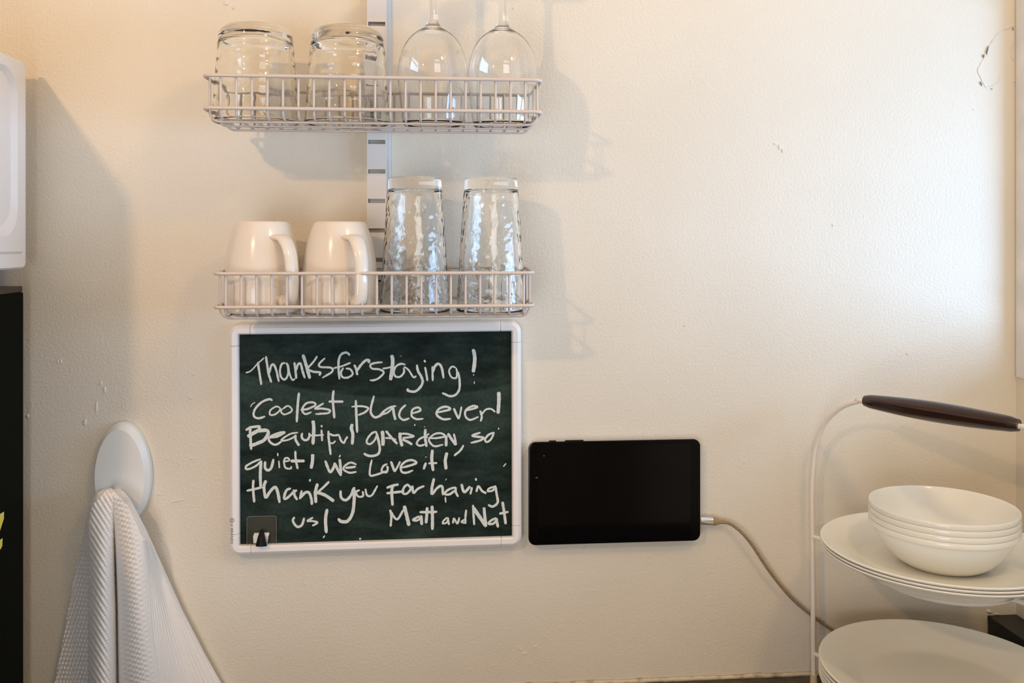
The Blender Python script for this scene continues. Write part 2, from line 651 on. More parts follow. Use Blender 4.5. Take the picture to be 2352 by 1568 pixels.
# ------------------------------------------------------------------ worktop
wt = MB().box(-0.44, XR - 0.001, -0.62, -0.0005, ZCT - 0.035, ZCT)
tag(wt.build('worktop', m_counter, bevel=0.003), 'dark brown worktop along the wall under the plate stand', 'worktop')
cab = thing('base_cabinet', 'white base cabinet below the dark worktop', 'cabinet', (0.13, -0.3, 0))
MB().box(-0.42, XR - 0.004, -0.58, -0.004, 0.08, ZCT - 0.036).build('body', m_trimw, cab)
MB().box(-0.42, XR - 0.004, -0.52, -0.02, 0.0, 0.08).build('plinth', m_black, cab)
for i in range(2):
    x0 = -0.415 + i * 0.563
    d = MB().box(x0, x0 + 0.558, -0.60, -0.581, 0.095, ZCT - 0.05).build('door', m_trimw, cab, bevel=0.003)
    hx = x0 + (0.51 if i == 0 else 0.045)
    hb = MB()
    tube(hb, [(hx, -0.60, 0.62), (hx, -0.625, 0.625), (hx, -0.625, 0.745), (hx, -0.60, 0.75)], 0.004, 8)
    hb.build('handle', m_steel, d)

# ------------------------------------------------------------------ slotted rail on the wall
xl, xr_ = W(843, 300, -0.014).x, W(887.5, 300, -0.014).x
zt = 2.02
zb = W(860, 690, -0.014).z
slot_v = [50 + 67.75 * i for i in range(-12, 10)]
slots = []
for sv in slot_v:
    z1 = W(865, sv, -0.014).z
    z0 = W(865, sv + 9.5, -0.014).z
    if z1 < zt - 0.01 and z0 > zb + 0.01:
        slots.append((z0, z1))
slots.sort()
rail = thing('shelf_rail', 'white slotted metal shelf rail running up the wall behind the wire baskets', 'rail', ((xl + xr_) / 2, 0, zb))
mb = MB()
mb.box(xl, xl + 0.0013, -0.014, -0.0002, zb, zt)
mb.box(xr_ - 0.0013, xr_, -0.014, -0.0002, zb, zt)
z = zb
for z0, z1 in slots:
    mb.box(xl + 0.0013, xr_ - 0.0013, -0.014, -0.0125, z, z0)
    z = z1
mb.box(xl + 0.0013, xr_ - 0.0013, -0.014, -0.0125, z, zt)
mb.build('channel', m_rail, rail)
MB().box(xr_, xr_ + 0.0046, -0.003, -0.0002, zb, zt).build('side_lip', m_rail, rail)
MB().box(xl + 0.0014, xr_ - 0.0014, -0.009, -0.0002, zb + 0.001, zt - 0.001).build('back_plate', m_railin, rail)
for (u, v) in ((865, 90), (857, 622), (865, -330)):
    c = W(u, v, -0.014)
    s_ = MB()
    ring = [c + Vector((math.cos(2 * PI * k / 16) * 0.0028, -0.0002, math.sin(2 * PI * k / 16) * 0.0028)) for k in range(16)]
    ring2 = [p + Vector((0, 0.006, 0)) for p in ring]
    loops(s_, [ring2, ring], True, True)
    s_.build('screw_hole', m_crack, rail)


# ------------------------------------------------------------------ wire baskets
def arc2(cx, cz, r, a0, a1, n_=5):
    return [(cx + r * math.cos(a0 + (a1 - a0) * k / n_), cz + r * math.sin(a0 + (a1 - a0) * k / n_)) for k in range(n_ + 1)]


def basket(label, uL, uR, vtop, vmid, yf, depth, bar_u0, bar_u1, drop=0.0095, sag=0.0):
    pL, pR = W(uL, vtop[0], yf), W(uR, vtop[1], yf)
    x0, x1 = pL.x + 0.0019, pR.x - 0.0019
    zr = (pL.z + pR.z) / 2
    zm = (W(uL, vmid[0], yf).z + W(uR, vmid[1], yf).z) / 2
    zbot = zm - drop
    yb = yf + depth
    tilt = (pR.z - pL.z) * 0.25
    org = Vector(((x0 + x1) / 2, yb, zbot))
    t = thing('wire_basket', label, 'basket', org, None)
    R = 0.0019

    def rim(z, name):
        pts = []
        c = 0.007
        for cx, cy, a0 in ((x1 - c, yf + c, -PI / 2), (x1 - c, yb - c, 0), (x0 + c, yb - c, PI / 2), (x0 + c, yf + c, PI)):
            for k in range(5):
                a = a0 + PI / 2 * k / 4
                yy = cy + c * math.sin(a)
                pts.append((cx + c * math.cos(a), yy, z + sag * (yy - yf) / depth))
        m_ = MB()
        tube(m_, pts, R, 10, closed=True)
        m_.build(name, m_wire, t)

    rim(zr, 'top_rail')
    rim(zm, 'middle_rail')
    bu = [bar_u0 + (bar_u1 - bar_u0) * i / 20 for i in range(21)]
    b0 = W(bar_u0, vmid[0], yf).x
    b1 = W(bar_u1, vmid[1], yf).x
    r = 0.0013
    # one cross wire: down the front, under, up the back
    yi0, yi1 = yf + R + r - 0.0002, yb - R - r + 0.0002
    rc = 0.008
    prof = [(yi0, zr)] + arc2(yi0 + rc, zbot + rc, rc, PI, 1.5 * PI, 5) + arc2(yi1 - rc, zbot + rc, rc, 1.5 * PI, 2 * PI, 5) + [(yi1, zr + sag)]
    wire0 = None
    for i in range(21):
        xx_ = b0 + (b1 - b0) * i / 20
        if wire0 is None:
            m_ = MB()
            tube(m_, [(xx_, a, z_) for a, z_ in prof], r, 6)
            wire0 = m_.build('cross_wire', m_wire, t, origin=(xx_, yf, zbot))
        else:
            o = wire0.copy()
            COL.objects.link(o)
            o.parent = t
            o.location = Vector((xx_, yf, zbot)) - org
    # lengthwise wires: up the sides, along the bottom below the cross wires
    zl = zbot - 2 * r + 0.0002
    xi0, xi1 = x0 + R + r - 0.0002, x1 - R - r + 0.0002
    rl = 0.010
    lw = []
    for yy in (yf + 0.014, (yf + yb) / 2, yb - 0.014):
        pf = [(xi0, zr)] + arc2(xi0 + rl, zl + rl, rl, PI, 1.5 * PI, 5) + arc2(xi1 - rl, zl + rl, rl, 1.5 * PI, 2 * PI, 5) + [(xi1, zr)]
        m_ = MB()
        tube(m_, [(a, yy, z_ + (sag * (yy - yf) / depth if j in (0, len(pf) - 1) else 0)) for j, (a, z_) in enumerate(pf)], r, 6)
        m_.build('long_wire', m_wire, t, origin=(org.x, yy, zl))
    # bracket that hooks into the rail
    m_ = MB()
    cx = (xl + xr_) / 2
    for sx in (-0.004, 0.004):
        m_.box(cx + sx - 0.0009, cx + sx + 0.0009, yb - 0.001, -0.0065, zr + sag - 0.016, zr + sag - 0.002)
        m_.box(cx + sx - 0.0009, cx + sx + 0.0009, yb - 0.001, -0.0145, zr + sag - 0.038, zr + sag - 0.014)
    m_.build('bracket', m_wire, t)
    return dict(z=zbot + r, yc=(yf + yb) / 2, yf=yf, yb=yb, zr=zr)


B1 = basket('upper white wire basket on the wall holding two short tumblers and two wine glasses', 462, 1248, (172, 184), (246, 258), -0.140, 0.096, 505, 1207)
B2 = basket('lower white wire basket just above the chalkboard, holding mugs and tall glasses', 487, 1230, (628, 627), (707, 701), -0.122, 0.094, 517, 1203.6, sag=0.003)

# ------------------------------------------------------------------ glasses
def stand_xy(u, y):
    return W(u, 555, y).x


def tumbler(u, v, label, ang, seed, gx=0.0):
    y = B1['yc'] + gx
    x_ = W(u, 250, y).x
    z0 = B1['z']
    r0, r1, H = 0.0445, 0.0372, 0.0990      # rim (down), base (up), height
    outer, inner = [], []
    n_ = 46
    for i in range(n_ + 1):
        t_ = i / n_
        z_ = H * t_
        rr = r0 + (r1 - r0) * t_ ** 1.05
        if t_ > 0.90:
            rr -= 0.0055 * ((t_ - 0.90) / 0.10) ** 2.2
        outer.append((rr, z_))
    for i in range(n_ + 1):
        t_ = i / n_
        z_ = (H - 0.0135) * t_
        rr = r0 - 0.0024 + (r1 - 0.0022 - r0 + 0.0024) * t_
        if t_ > 0.94:
            rr -= 0.004 * ((t_ - 0.94) / 0.06) ** 2
        inner.append((rr, z_))
    prof = [(r0 - 0.0012, -0.0004 + 0.0004)] + outer + [(outer[-1][0] * 0.6, H + 0.0000), (0, H - 0.0006)]
    prof2 = [(0, H - 0.0128)] + [(inner[-1][0] * 0.5, H - 0.0130)] + list(reversed(inner))
    full = prof + prof2

    def dp(i, a, z_, r):
        if r < 0.03 or i == 0 or z_ > H * 0.88:
            return 0.0
        w_ = math.sin(z_ * 2 * PI / 0.0125 + 0.9 * math.sin(a + seed)) * 0.00028
        w_ += 0.00045 * noise.noise(Vector((math.cos(a) * 5.0, math.sin(a) * 5.0 + seed, z_ * 200)))
        if i >= len(prof):
            return w_ * 0.4
        return w_
    # two poles: build outer and inner as one closed skin
    m_ = MB()
    lathe(m_, (x_, y, z0), prof, 72, disp=dp)
    lathe(m_, (x_, y, z0), prof2 + [(r0 - 0.0012, 0.0)], 72, disp=lambda i, a, z_, r: dp(i + len(prof), a, z_, r) if i < len(prof2) else 0.0)
    o = m_.build('glass_tumbler', m_glass, origin=(x_, y, z0))
    weld(o)
    return tag(o, label, 'glass')


def weld(o, d=0.00004):
    import bmesh
    bm = bmesh.new()
    bm.from_mesh(o.data)
    bmesh.ops.remove_doubles(bm, verts=bm.verts, dist=d)
    bmesh.ops.recalc_face_normals(bm, faces=bm.faces)
    bm.to_mesh(o.data)
    bm.free()


tumbler(588, 0, 'short clear tumbler upside down at the left end of the upper basket', 0, 1.0)
tumbler(798, 0, 'short clear tumbler upside down beside the rail in the upper basket', 0, 4.0)


def wine_glass(u, label):
    y = B1['yc'] + 0.001
    x_ = W(u, 250, y).x
    z0 = B1['z']
    # upside down: rim at 0, bowl bottom up, stem, foot on top
    prof_o = [(0.0318, 0.0), (0.0330, 0.010), (0.0346, 0.022), (0.0360, 0.036), (0.0370, 0.048), (0.0371, 0.056), (0.0366, 0.063),
              (0.0353, 0.0700), (0.0333, 0.0770), (0.0301, 0.0845), (0.0258, 0.0912), (0.0208, 0.0964), (0.0152, 0.1004), (0.0105, 0.1034), (0.0078, 0.1064), (0.0061, 0.1110),
              (0.0050, 0.120), (0.0044, 0.132), (0.0040, 0.150), (0.0036, 0.170), (0.0060, 0.178), (0.0140, 0.1815), (0.0250, 0.1835), (0.0330, 0.1848), (0.0335, 0.1856), (0.0200, 0.1862), (0, 0.1864)]
    prof_i = [(0, 0.1022), (0.0080, 0.1014), (0.0146, 0.0992), (0.0201, 0.0956), (0.0251, 0.0906), (0.0295, 0.0840), (0.0327, 0.0767), (0.0347, 0.0698), (0.0360, 0.063),
              (0.0365, 0.056), (0.0364, 0.048), (0.0354, 0.036), (0.0340, 0.022), (0.0324, 0.010), (0.0313, 0.0)]

    def fine(p):
        q = smoothline([Vector((a, 0, b_)) for a, b_ in p], 3)
        return [(max(0, a.x), a.z) for a in q]
    po, pi_ = fine(prof_o), fine(prof_i)
    m_ = MB()
    lathe(m_, (x_, y, z0), po, 72)
    lathe(m_, (x_, y, z0), pi_ + [po[0]], 72)
    o = m_.build('wine_glass', m_wglass, origin=(x_, y, z0))
    weld(o)
    return tag(o, label, 'wine glass')


wine_glass(994, 'clear wine glass upside down just right of the rail in the upper basket')
wine_glass(1154, 'clear wine glass upside down at the right end of the upper basket')


def tall_glass(u, label, seed):
    y = B2['yc']
    x_ = W(u, 560, y).x
    z0 = B2['z']
    r0, r1, H = 0.0378, 0.0288, 0.1445
    m_ = MB()
    n_ = 84
    po = [(r0 - 0.001, 0.0)]
    for i in range(n_ + 1):
        t_ = i / n_
        rr = r0 + (r1 - r0) * t_
        if t_ > 0.975:
            rr -= 0.0012 * ((t_ - 0.975) / 0.025) ** 2
        po.append((rr, H * t_))
    po += [(r1 * 0.6, H + 0.0), (0, H - 0.0004)]
    pi_ = [(0, H - 0.0138), (r1 * 0.4, H - 0.0136), (r1 * 0.75, H - 0.0128)]
    for i in range(40, -1, -1):
        t_ = i / 40
        pi_.append((r0 - 0.0026 + (r1 - 0.0034 - r0 + 0.0026) * t_ ** 1.0, (H - 0.0150) * t_))
    pi_.append(po[0])

    def dp(i, a, z_, r):
        if i == 0 or r < 0.02 or z_ > H - 0.016:
            return 0.0
        p = Vector((math.cos(a) * r * 170, math.sin(a) * r * 170, z_ * 135 + seed * 10))
        dists, _ = noise.voronoi(p)
        return -0.0036 * max(0.0, 0.5 - dists[0]) ** 1.6 + 0.0004

    lathe(m_, (x_, y, z0), po, 128, disp=dp)
    lathe(m_, (x_, y, z0), pi_, 128)
    o = m_.build('tall_glass', m_glass, origin=(x_, y, z0))
    weld(o)
    return tag(o, label, 'glass')


tall_glass(953, 'tall hammered clear glass upside down beside the cream mug in the lower basket', 1)
tall_glass(1128, 'tall hammered clear glass upside down at the right end of the lower basket', 2)


def mug(u, label, ang):
    y = B2['yc'] + 0.0035
    x_ = W(u, 560, y).x
    z0 = B2['z']
    H = 0.0965
    po = [(0.0385, 0.0), (0.0404, 0.0012), (0.0412, 0.010), (0.0413, 0.022), (0.0407, 0.034), (0.0393, 0.050), (0.0374, 0.062), (0.0350, 0.074), (0.0320, 0.085), (0.0293, 0.0925), (0.0274, 0.0960), (0.0262, 0.0965), (0.0245, 0.0960), (0.0235, 0.0945), (0.0, 0.0945)]
    pi_ = [(0, 0.0880), (0.020, 0.0878), (0.0250, 0.086), (0.0300, 0.0775), (0.0335, 0.066), (0.0362, 0.050), (0.0374, 0.030), (0.0376, 0.010), (0.0385, 0.0)]

    def fine(p):
        q = smoothline([Vector((a, 0, b_)) for a, b_ in p], 3)
        return [(max(0, a.x), a.z) for a in q]
    t = thing('mug', label, 'mug', (x_, y, z0))
    m_ = MB()
    lathe(m_, (x_, y, z0), fine(po), 64)
    lathe(m_, (x_, y, z0), fine(pi_), 64)
    o = m_.build('body', m_mug, t)
    weld(o)
    # handle: a flat band looping out
    path = [(0.0310, 0.0790), (0.0385, 0.0785), (0.0455, 0.0725), (0.0510, 0.062), (0.0540, 0.047), (0.0545, 0.032), (0.0530, 0.019), (0.0495, 0.0110), (0.0455, 0.0095), (0.0425, 0.0125), (0.0385, 0.0185)]
    P = smoothline([Vector((a, 0, b_)) for a, b_ in path], 4)
    d = Vector((math.cos(ang), math.sin(ang), 0))
    w_ = Vector((-math.sin(ang), math.cos(ang), 0))
    rings = []
    n_ = len(P)
    for i, p in enumerate(P):
        a = P[max(0, i - 1)]
        b_ = P[min(n_ - 1, i + 1)]
        tg = (b_ - a).normalized()
        nr = Vector((tg.z, 0, -tg.x))
        c = Vector((x_, y, z0)) + d * p.x + Vector((0, 0, p.z))
        nw = d * nr.x + Vector((0, 0, nr.z))
        q = i / (n_ - 1)
        hw = 0.0098 - 0.0022 * math.sin(PI * q) + (0.003 * max(0, 0.12 - q) / 0.12)
        ht = 0.0040
        rings.append([c + w_ * (math.cos(2 * PI * k / 14) * hw) + nw * (math.sin(2 * PI * k / 14) * ht) for k in range(14)])
    m_ = MB()
    loops(m_, rings, True, True, True)
    o = m_.build('handle', m_mug, t)
    weld(o)
    return t


mug(604, 'cream mug upside down at the left end of the lower basket', math.radians(-47))
mug(781, 'cream mug upside down between another mug and a tall hammered glass', math.radians(-60))

# ------------------------------------------------------------------ chalkboard
YB = -0.0165
cTL, cTR, cBL, cBR = W(527, 745, YB), W(1198, 738, YB), W(521, 1279, YB), W(1200, 1256, YB)
bc = (cTL + cTR + cBL + cBR) / 4
bw = ((cTR - cTL).length + (cBR - cBL).length) / 4
bh = ((cTL - cBL).length + (cTR - cBR).length) / 4
ba = math.atan2((cTR.z - cTL.z) + (cBR.z - cBL.z), (cTR.x - cTL.x) + (cBR.x - cBL.x))
ca_, sa_ = math.cos(ba), math.sin(ba)


def BP(x_, z_, y):
    return Vector((bc.x + x_ * ca_ - z_ * sa_, y, bc.z + x_ * sa_ + z_ * ca_))


board = thing('chalkboard', 'black chalkboard in a white frame with a handwritten thank-you message', 'chalkboard', (bc.x, 0, bc.z - bh))
fw, fwb = 0.0112, 0.0125


def strip_ring(d, y, r):
    """rounded rectangle ring of the frame, inset d"""
    return [BP(a, b_, y) for a, b_ in rrect(-bw + d, bw - d, -bh + d, bh - d, max(0.0015, r - d * 0.9), 6)]


# frame: four corner caps and four bars, with fine joints between
prof = [(0.0, -0.0004), (0.0, -0.010), (0.0014, -0.0140), (0.0042, -0.0165), (0.0090, -0.0165), (0.0106, -0.0152), (0.0110, -0.0115), (0.0110, -0.0004)]


def frame_piece(name, p0, p1, inw, joint=0.0):
    """straight piece from p0 to p1 (board coords) with the inward direction inw"""
    rings = []
    for p in (p0, p1):
        rings.append([BP(p[0] + inw[0] * d * fsc, p[1] + inw[1] * d * fsc, y) for d, y in prof])
    m_ = MB()
    loops(m_, rings, True, True, False)
    return m_


fsc = 1.08
cc = 0.0245      # corner cap length
g = 0.00018
for p0, p1, inw in (((-bw + cc + g, bh), (bw - cc - g, bh), (0, -1)), ((-bw + cc + g, -bh), (bw - cc - g, -bh), (0, 1)),
                    ((-bw, -bh + cc + g), (-bw, bh - cc - g), (1, 0)), ((bw, -bh + cc + g), (bw, bh - cc - g), (-1, 0))):
    o = frame_piece('f', p0, p1, inw).build('frame_bar', m_frame, board, bevel=0.0007)
    weld(o)
for sx, sz in ((-1, 1), (1, 1), (1, -1), (-1, -1)):
    ro = 0.0125
    rings = []
    seq = [((sx * (bw - cc)), sz * bh, (0, -sz))]
    cxr, czr = sx * (bw - ro), sz * (bh - ro)
    cols = []
    cols.append(lambda d: (sx * (bw - cc), sz * (bh - d)))
    for k in range(9):
        a = PI / 2 * (1 - k / 8)
        def f(d, a=a):
            rr = max(0.0012, ro - d)
            ccx, ccz = sx * (bw - d - rr), sz * (bh - d - rr)
            return (ccx + sx * rr * math.cos(a), ccz + sz * rr * math.sin(a))
        cols.append(f)
    cols.append(lambda d: (sx * (bw - d), sz * (bh - cc)))
    for f in cols:
        rings.append([BP(*f(d * fsc), y) for d, y in prof])
    m_ = MB()
    loops(m_, rings, True, True, False)
    o = m_.build('frame_corner', m_frame, board, bevel=0.0007)
    weld(o)
YS = -0.0105
m_ = MB()
ri = rrect(-bw + 0.0105, bw - 0.0105, -bh + 0.0105, bh - 0.0105, 0.003, 4)
loops(m_, [[BP(a, b_, -0.002) for a, b_ in ri], [BP(a, b_, YS) for a, b_ in ri]], True, True)
slate = m_.build('slate', m_slate, board, origin=(bc.x, YS, bc.z))
slate['label'] = 'dark green-black writing surface hazed with wiped chalk'

# the chalk writing
CR = {'A': (510, 730, 5.6), 'B': (860, 730, 5.6), 'C': (510, 1000, 5.4056), 'D': (860, 1000, 5.4056), 'E': (550, 960, 7.587), 'F': (840, 960, 7.587)}
LINES = {
1: [('A', 3, '305,705 370,680 455,590 545,510'), ('A', 5, '460,565 480,700 505,860'), ('A', 5, '565,490 580,600 600,720 635,830'), ('A', 5, '605,720 630,620 665,600 700,680 730,820'),
    ('A', 4.5, '815,580 770,590 745,670 760,760 810,790 850,720 845,620 825,575'), ('A', 4, '850,600 870,720 905,795 940,780'), ('A', 5, '930,570 945,680 955,780'), ('A', 5, '950,680 975,600 1010,590 1035,680 1065,775'),
    ('A', 7, '1040,470 1080,600 1130,780'), ('A', 4.5, '1225,490 1170,570 1090,655'), ('A', 5, '1090,655 1170,690 1260,700 1250,740'), ('A', 4.5, '1325,515 1250,590 1270,630 1400,640 1415,690 1290,770'),
    ('A', 5, '1645,480 1600,445 1530,470 1500,550 1500,680 1510,790'), ('A', 4, '1435,645 1540,620 1655,575'), ('A', 4.5, '1560,640 1530,700 1550,760 1620,765 1680,720 1650,660 1590,650'),
    ('A', 5, '1700,600 1725,660 1740,735'), ('A', 5.5, '1735,680 1790,600 1850,545 1890,545 1885,580'), ('B', 4.5, '105,570 30,575 -50,600 -30,650 60,660 120,700 60,770 -10,800 -60,800'),
    ('B', 8, '222,475 235,550 225,680 205,800'), ('B', 4, '105,650 180,640 240,615'), ('B', 4.5, '400,600 340,590 280,620 250,690 270,750 330,755 380,700 375,640'), ('B', 4, '380,625 440,670 500,760 540,745'),
    ('B', 5.5, '545,600 560,680 600,750 620,820 590,890 520,945 435,935 430,905'), ('B', 4.5, '650,630 665,700 682,810'), ('B', 4, '640,540 655,570'), ('B', 4, '338,488 339,493'), ('B', 4.5, '745,620 750,810'),
    ('B', 5.5, '750,700 780,620 825,590 865,640 890,775'), ('B', 4, '1045,640 1000,625 960,680 990,760 1050,770 1062,700 1050,640'), ('B', 5, '1075,690 1095,800 1090,920 1040,990 970,1005 910,980 870,965'),
    ('B', 8, '1270,400 1290,500 1285,600 1270,700'), ('B', 3, '1275,725 1275,738'), ('B', 6, '1278,832 1290,832')],
2: [('A', 5, '650,1060 600,1045 500,1090 420,1180 410,1260 470,1290 555,1265'), ('A', 2, '365,1145 385,1110 425,1085'), ('A', 3.8, '745,1150 690,1140 620,1190 620,1245 680,1240 740,1190 745,1150'),
    ('A', 3.8, '770,1165 760,1210 810,1240 900,1190 850,1130 770,1175'), ('A', 5.5, '990,960 975,1100 960,1340'), ('A', 4.5, '1010,1180 1100,1170 1200,1120 1170,1085 1080,1100 1030,1180 1070,1235 1150,1210'),
    ('A', 4.5, '1310,1095 1250,1130 1195,1165 1290,1165 1385,1185 1370,1220 1290,1230 1200,1235'), ('A', 5.5, '1435,930 1425,1050 1445,1290'), ('A', 5, '1370,1075 1460,1075 1560,1075'),
    ('A', 5.5, '1720,1055 1728,1250 1738,1475'), ('A', 4.5, '1665,1140 1800,1135 1880,1160 1840,1210 1750,1250'), ('A', 5, '1955,1000 1920,1130 1915,1220 1960,1275 2020,1265 2090,1215'),
    ('B', 4.5, '280,1130 200,1150 120,1200 60,1260 0,1280'), ('B', 4, '100,1240 170,1215 240,1150'), ('B', 5.5, '240,1150 250,1230 270,1310'), ('B', 4.8, '405,1115 340,1180 320,1260 370,1310 450,1290'),
    ('B', 4.5, '480,1230 590,1190 560,1150 490,1180 480,1260 540,1300 630,1295'), ('B', 5, '790,1220 970,1175 920,1140 830,1170 800,1240 880,1300 985,1295'), ('B', 5, '1020,1160 1050,1230 1085,1300'), ('B', 4, '1085,1300 1105,1220 1120,1140'),
    ('B', 4.5, '1160,1195 1320,1150 1270,1130 1180,1180 1170,1260 1230,1310 1340,1270'), ('B', 4.5, '1360,1190 1380,1270 1365,1330'), ('B', 4, '1375,1250 1430,1180 1500,1170 1555,1210'), ('B', 8, '1600,950 1600,1080 1590,1230')],
3: [('E', 6, '185,140 190,300 205,550'), ('E', 5.5, '110,210 200,160 370,140'), ('E', 8, '360,160 330,210 210,280 140,325'), ('E', 7.5, '300,230 400,215 480,215 500,270 430,380 330,430 240,465 170,470'),
    ('E', 5, '500,350 640,310 790,250 700,255 560,310 510,370 560,440 640,460 740,400'), ('E', 7, '560,325 650,315 750,265'), ('E', 4, '1020,250 900,270 790,330 730,385 820,385 930,340 990,290'), ('E', 5.5, '975,290 980,380 1040,480'),
    ('E', 5, '1095,255 1085,330 1130,380 1190,370 1220,310 1215,255'), ('E', 7.5, '1280,40 1295,180 1280,460'), ('E', 4, '1220,300 1340,300 1470,290'), ('E', 4.5, '1430,200 1440,400'), ('E', 4, '1430,120 1435,160'),
    ('E', 5, '1550,220 1555,350 1590,640'), ('E', 4.5, '1560,270 1640,300 1740,290'), ('E', 3.5, '1570,420 1620,440 1675,395'), ('E', 4.5, '1735,290 1770,390 1820,430 1850,370 1885,320'), ('E', 7, '1965,100 1950,180 1975,280 1965,460'),
    ('F', 4.5, '180,230 100,270 30,360 20,430 80,450 150,390 190,300'), ('F', 5.5, '180,230 225,400 245,540 210,630 100,660 20,645 -35,612'), ('F', 8, '290,220 300,350 300,480'), ('F', 5.5, '350,220 440,330 550,450'), ('F', 4, '340,345 430,350 530,375'),
    ('F', 7, '600,250 600,350 635,490'), ('F', 4.5, '600,270 720,275 835,315 740,335 640,345'), ('F', 5.5, '640,370 730,410 810,460'), ('F', 6, '1040,190 1035,320 1060,500'), ('F', 4.5, '1020,320 930,370 890,440 940,480 1030,460'),
    ('F', 3, '1110,285 1085,278 1065,310 1080,345'), ('F', 4.5, '1120,350 1250,345 1380,315 1320,265 1220,270 1140,320 1100,380 1150,460 1220,490 1350,460'), ('F', 6, '1400,300 1402,400 1400,490'),
    ('F', 6, '1430,265 1500,370 1575,470'), ('F', 4.5, '1535,270 1560,380 1575,470'), ('F', 4.5, '1705,470 1650,560 1540,655'), ('F', 5, '2000,250 1860,300 1920,320 2050,340 1990,390 1830,430'),
    ('F', 4.5, '2240,245 2140,290 2080,370 2110,415 2180,370 2240,250'), ('F', 3.5, '1022,150 1030,152'), ('F', 2.5, '860,105 850,135')],
4: [('C', 4.5, '480,290 380,330 300,380 300,415 350,410 430,370 485,310'), ('C', 6.5, '485,310 475,480 480,650'), ('C', 6, '535,320 535,400 570,430 610,400 640,290'), ('C', 3.5, '705,310 712,405'), ('C', 3, '690,215 693,255'),
    ('C', 4, '755,325 830,310 820,280 780,285 770,340 790,400 850,410 860,380'), ('C', 5, '910,190 915,300 940,415'), ('C', 6.5, '850,315 940,315 1025,315'), ('C', 7, '1125,230 1122,320 1105,410'),
    ('C', 6, '1280,310 1340,450 1390,385 1400,335'), ('C', 6, '1400,345 1435,420 1480,500'), ('C', 6, '1460,290 1470,380 1475,480'), ('C', 4.5, '1670,360 1600,335 1530,370 1510,420 1580,460 1670,450'), ('C', 5, '1530,400 1600,395 1660,385'),
    ('C', 4.5, '1860,300 1838,400 1838,492 1900,490 2000,455 2060,440'), ('D', 4.5, '160,350 110,380 90,440 150,455 165,400 150,380'), ('D', 5.5, '205,320 250,450'), ('D', 4.5, '250,450 285,390 320,320'),
    ('D', 5, '330,400 430,375 520,340 470,305 390,320 330,380 340,450 400,460 480,430'), ('D', 5.5, '640,335 610,420'), ('D', 4, '638,262 640,270'), ('D', 6.5, '720,175 712,300 730,440'), ('D', 4.5, '670,345 780,340'), ('D', 7, '900,210 880,310 890,420'), ('C', 3, '1470,240 1455,270')],
5: [('C', 5.5, '390,550 385,650 400,830'), ('C', 5, '305,685 400,665 500,640'), ('C', 6.5, '545,555 520,640 540,780'), ('C', 6.5, '545,780 600,690 660,640 690,700 715,835'), ('C', 5.5, '855,655 800,680 770,770 800,780 880,710 930,675'),
    ('C', 5.5, '890,670 900,740 935,800'), ('C', 5, '990,680 965,790'), ('C', 6, '965,780 1030,710 1080,710 1110,790 1115,860'), ('C', 7, '1185,595 1160,700 1165,835'), ('C', 5, '1330,570 1260,640 1170,720'), ('C', 7, '1170,700 1280,740 1390,815'),
    ('C', 6, '1470,680 1480,770 1540,800 1600,740 1640,640'), ('C', 7, '1640,640 1640,800 1620,960 1560,1060 1480,1065 1440,1030'), ('C', 4.5, '1710,675 1665,700 1690,755 1750,750 1745,690'), ('C', 4.5, '1780,660 1800,740 1860,740 1930,620'),
    ('C', 4, '1095,540 1088,570'), ('D', 5.5, '150,650 230,620 300,605'), ('D', 5.5, '150,715 250,705 370,690'), ('D', 6.5, '228,615 215,700 225,870'), ('D', 5, '420,600 370,640 350,710 400,720 450,660 410,600'), ('D', 5, '470,620 482,720'), ('D', 5, '485,720 540,660 620,625'),
    ('D', 6, '740,530 715,640 710,735'), ('D', 5.5, '715,735 780,650 840,630 850,740'), ('D', 5, '1010,640 920,670 870,720 930,730 1000,680'), ('D', 5, '1010,640 1010,700 1040,760'), ('D', 6, '1080,600 1115,700 1190,630'), ('D', 4.5, '1212,640 1190,730'),
    ('D', 6, '1250,548 1272,540'), ('D', 5, '1265,700 1290,630 1340,690 1390,715'), ('D', 4.5, '1490,630 1420,660 1410,690 1470,680 1500,620'), ('D', 5.5, '1500,620 1520,740 1530,830 1470,880 1410,860'), ('D', 5, '885,542 892,548'), ('D', 3.5, '880,760 885,832')],
6: [('C', 5.5, '900,1010 880,1060 930,1130 990,1110 1020,1020'), ('C', 4.5, '1130,1015 1060,1060 1120,1060 1185,1080 1120,1120'), ('C', 7, '1305,910 1285,1040 1295,1210'), ('D', 5, '195,920 210,1010 200,1130'), ('D', 5, '200,940 280,1040 360,920'),
    ('D', 8, '370,870 400,990 430,1120'), ('D', 5, '560,1000 500,1030 480,1050 540,1050 590,1000'), ('D', 6.5, '580,990 588,1110'), ('D', 6.5, '655,890 650,980 640,1090'), ('D', 5.5, '560,950 670,950 780,945'), ('D', 7, '715,870 720,1000 720,1170'),
    ('D', 4, '905,1015 860,1055 850,1090 895,1080 920,1030'), ('D', 4.5, '912,1015 925,1110'), ('D', 4.5, '975,1090 988,1030 1030,1090 1055,1015'), ('D', 4.5, '1140,920 1130,1000 1130,1095'), ('D', 4, '1140,1030 1080,1070 1130,1085'), ('D', 5, '1225,860 1230,980 1240,1110'),
    ('D', 8, '1225,890 1300,1000 1390,1130'), ('D', 6.5, '1360,890 1370,1000 1385,1110'), ('D', 5, '1510,1020 1440,1060 1420,1095 1480,1090 1530,1030'), ('D', 6, '1510,1020 1535,1140'), ('D', 6, '1590,820 1610,950 1630,1100'), ('D', 5.5, '1550,970 1665,945')],
7: [('D', 2.5, '1635,345 1600,385')], 8: [('C', 4, '1710,1270 1718,1290')], 9: [('C', 3, '1275,1240 1255,1270')], 10: [('F', 4, '2305,180 2325,185')]}
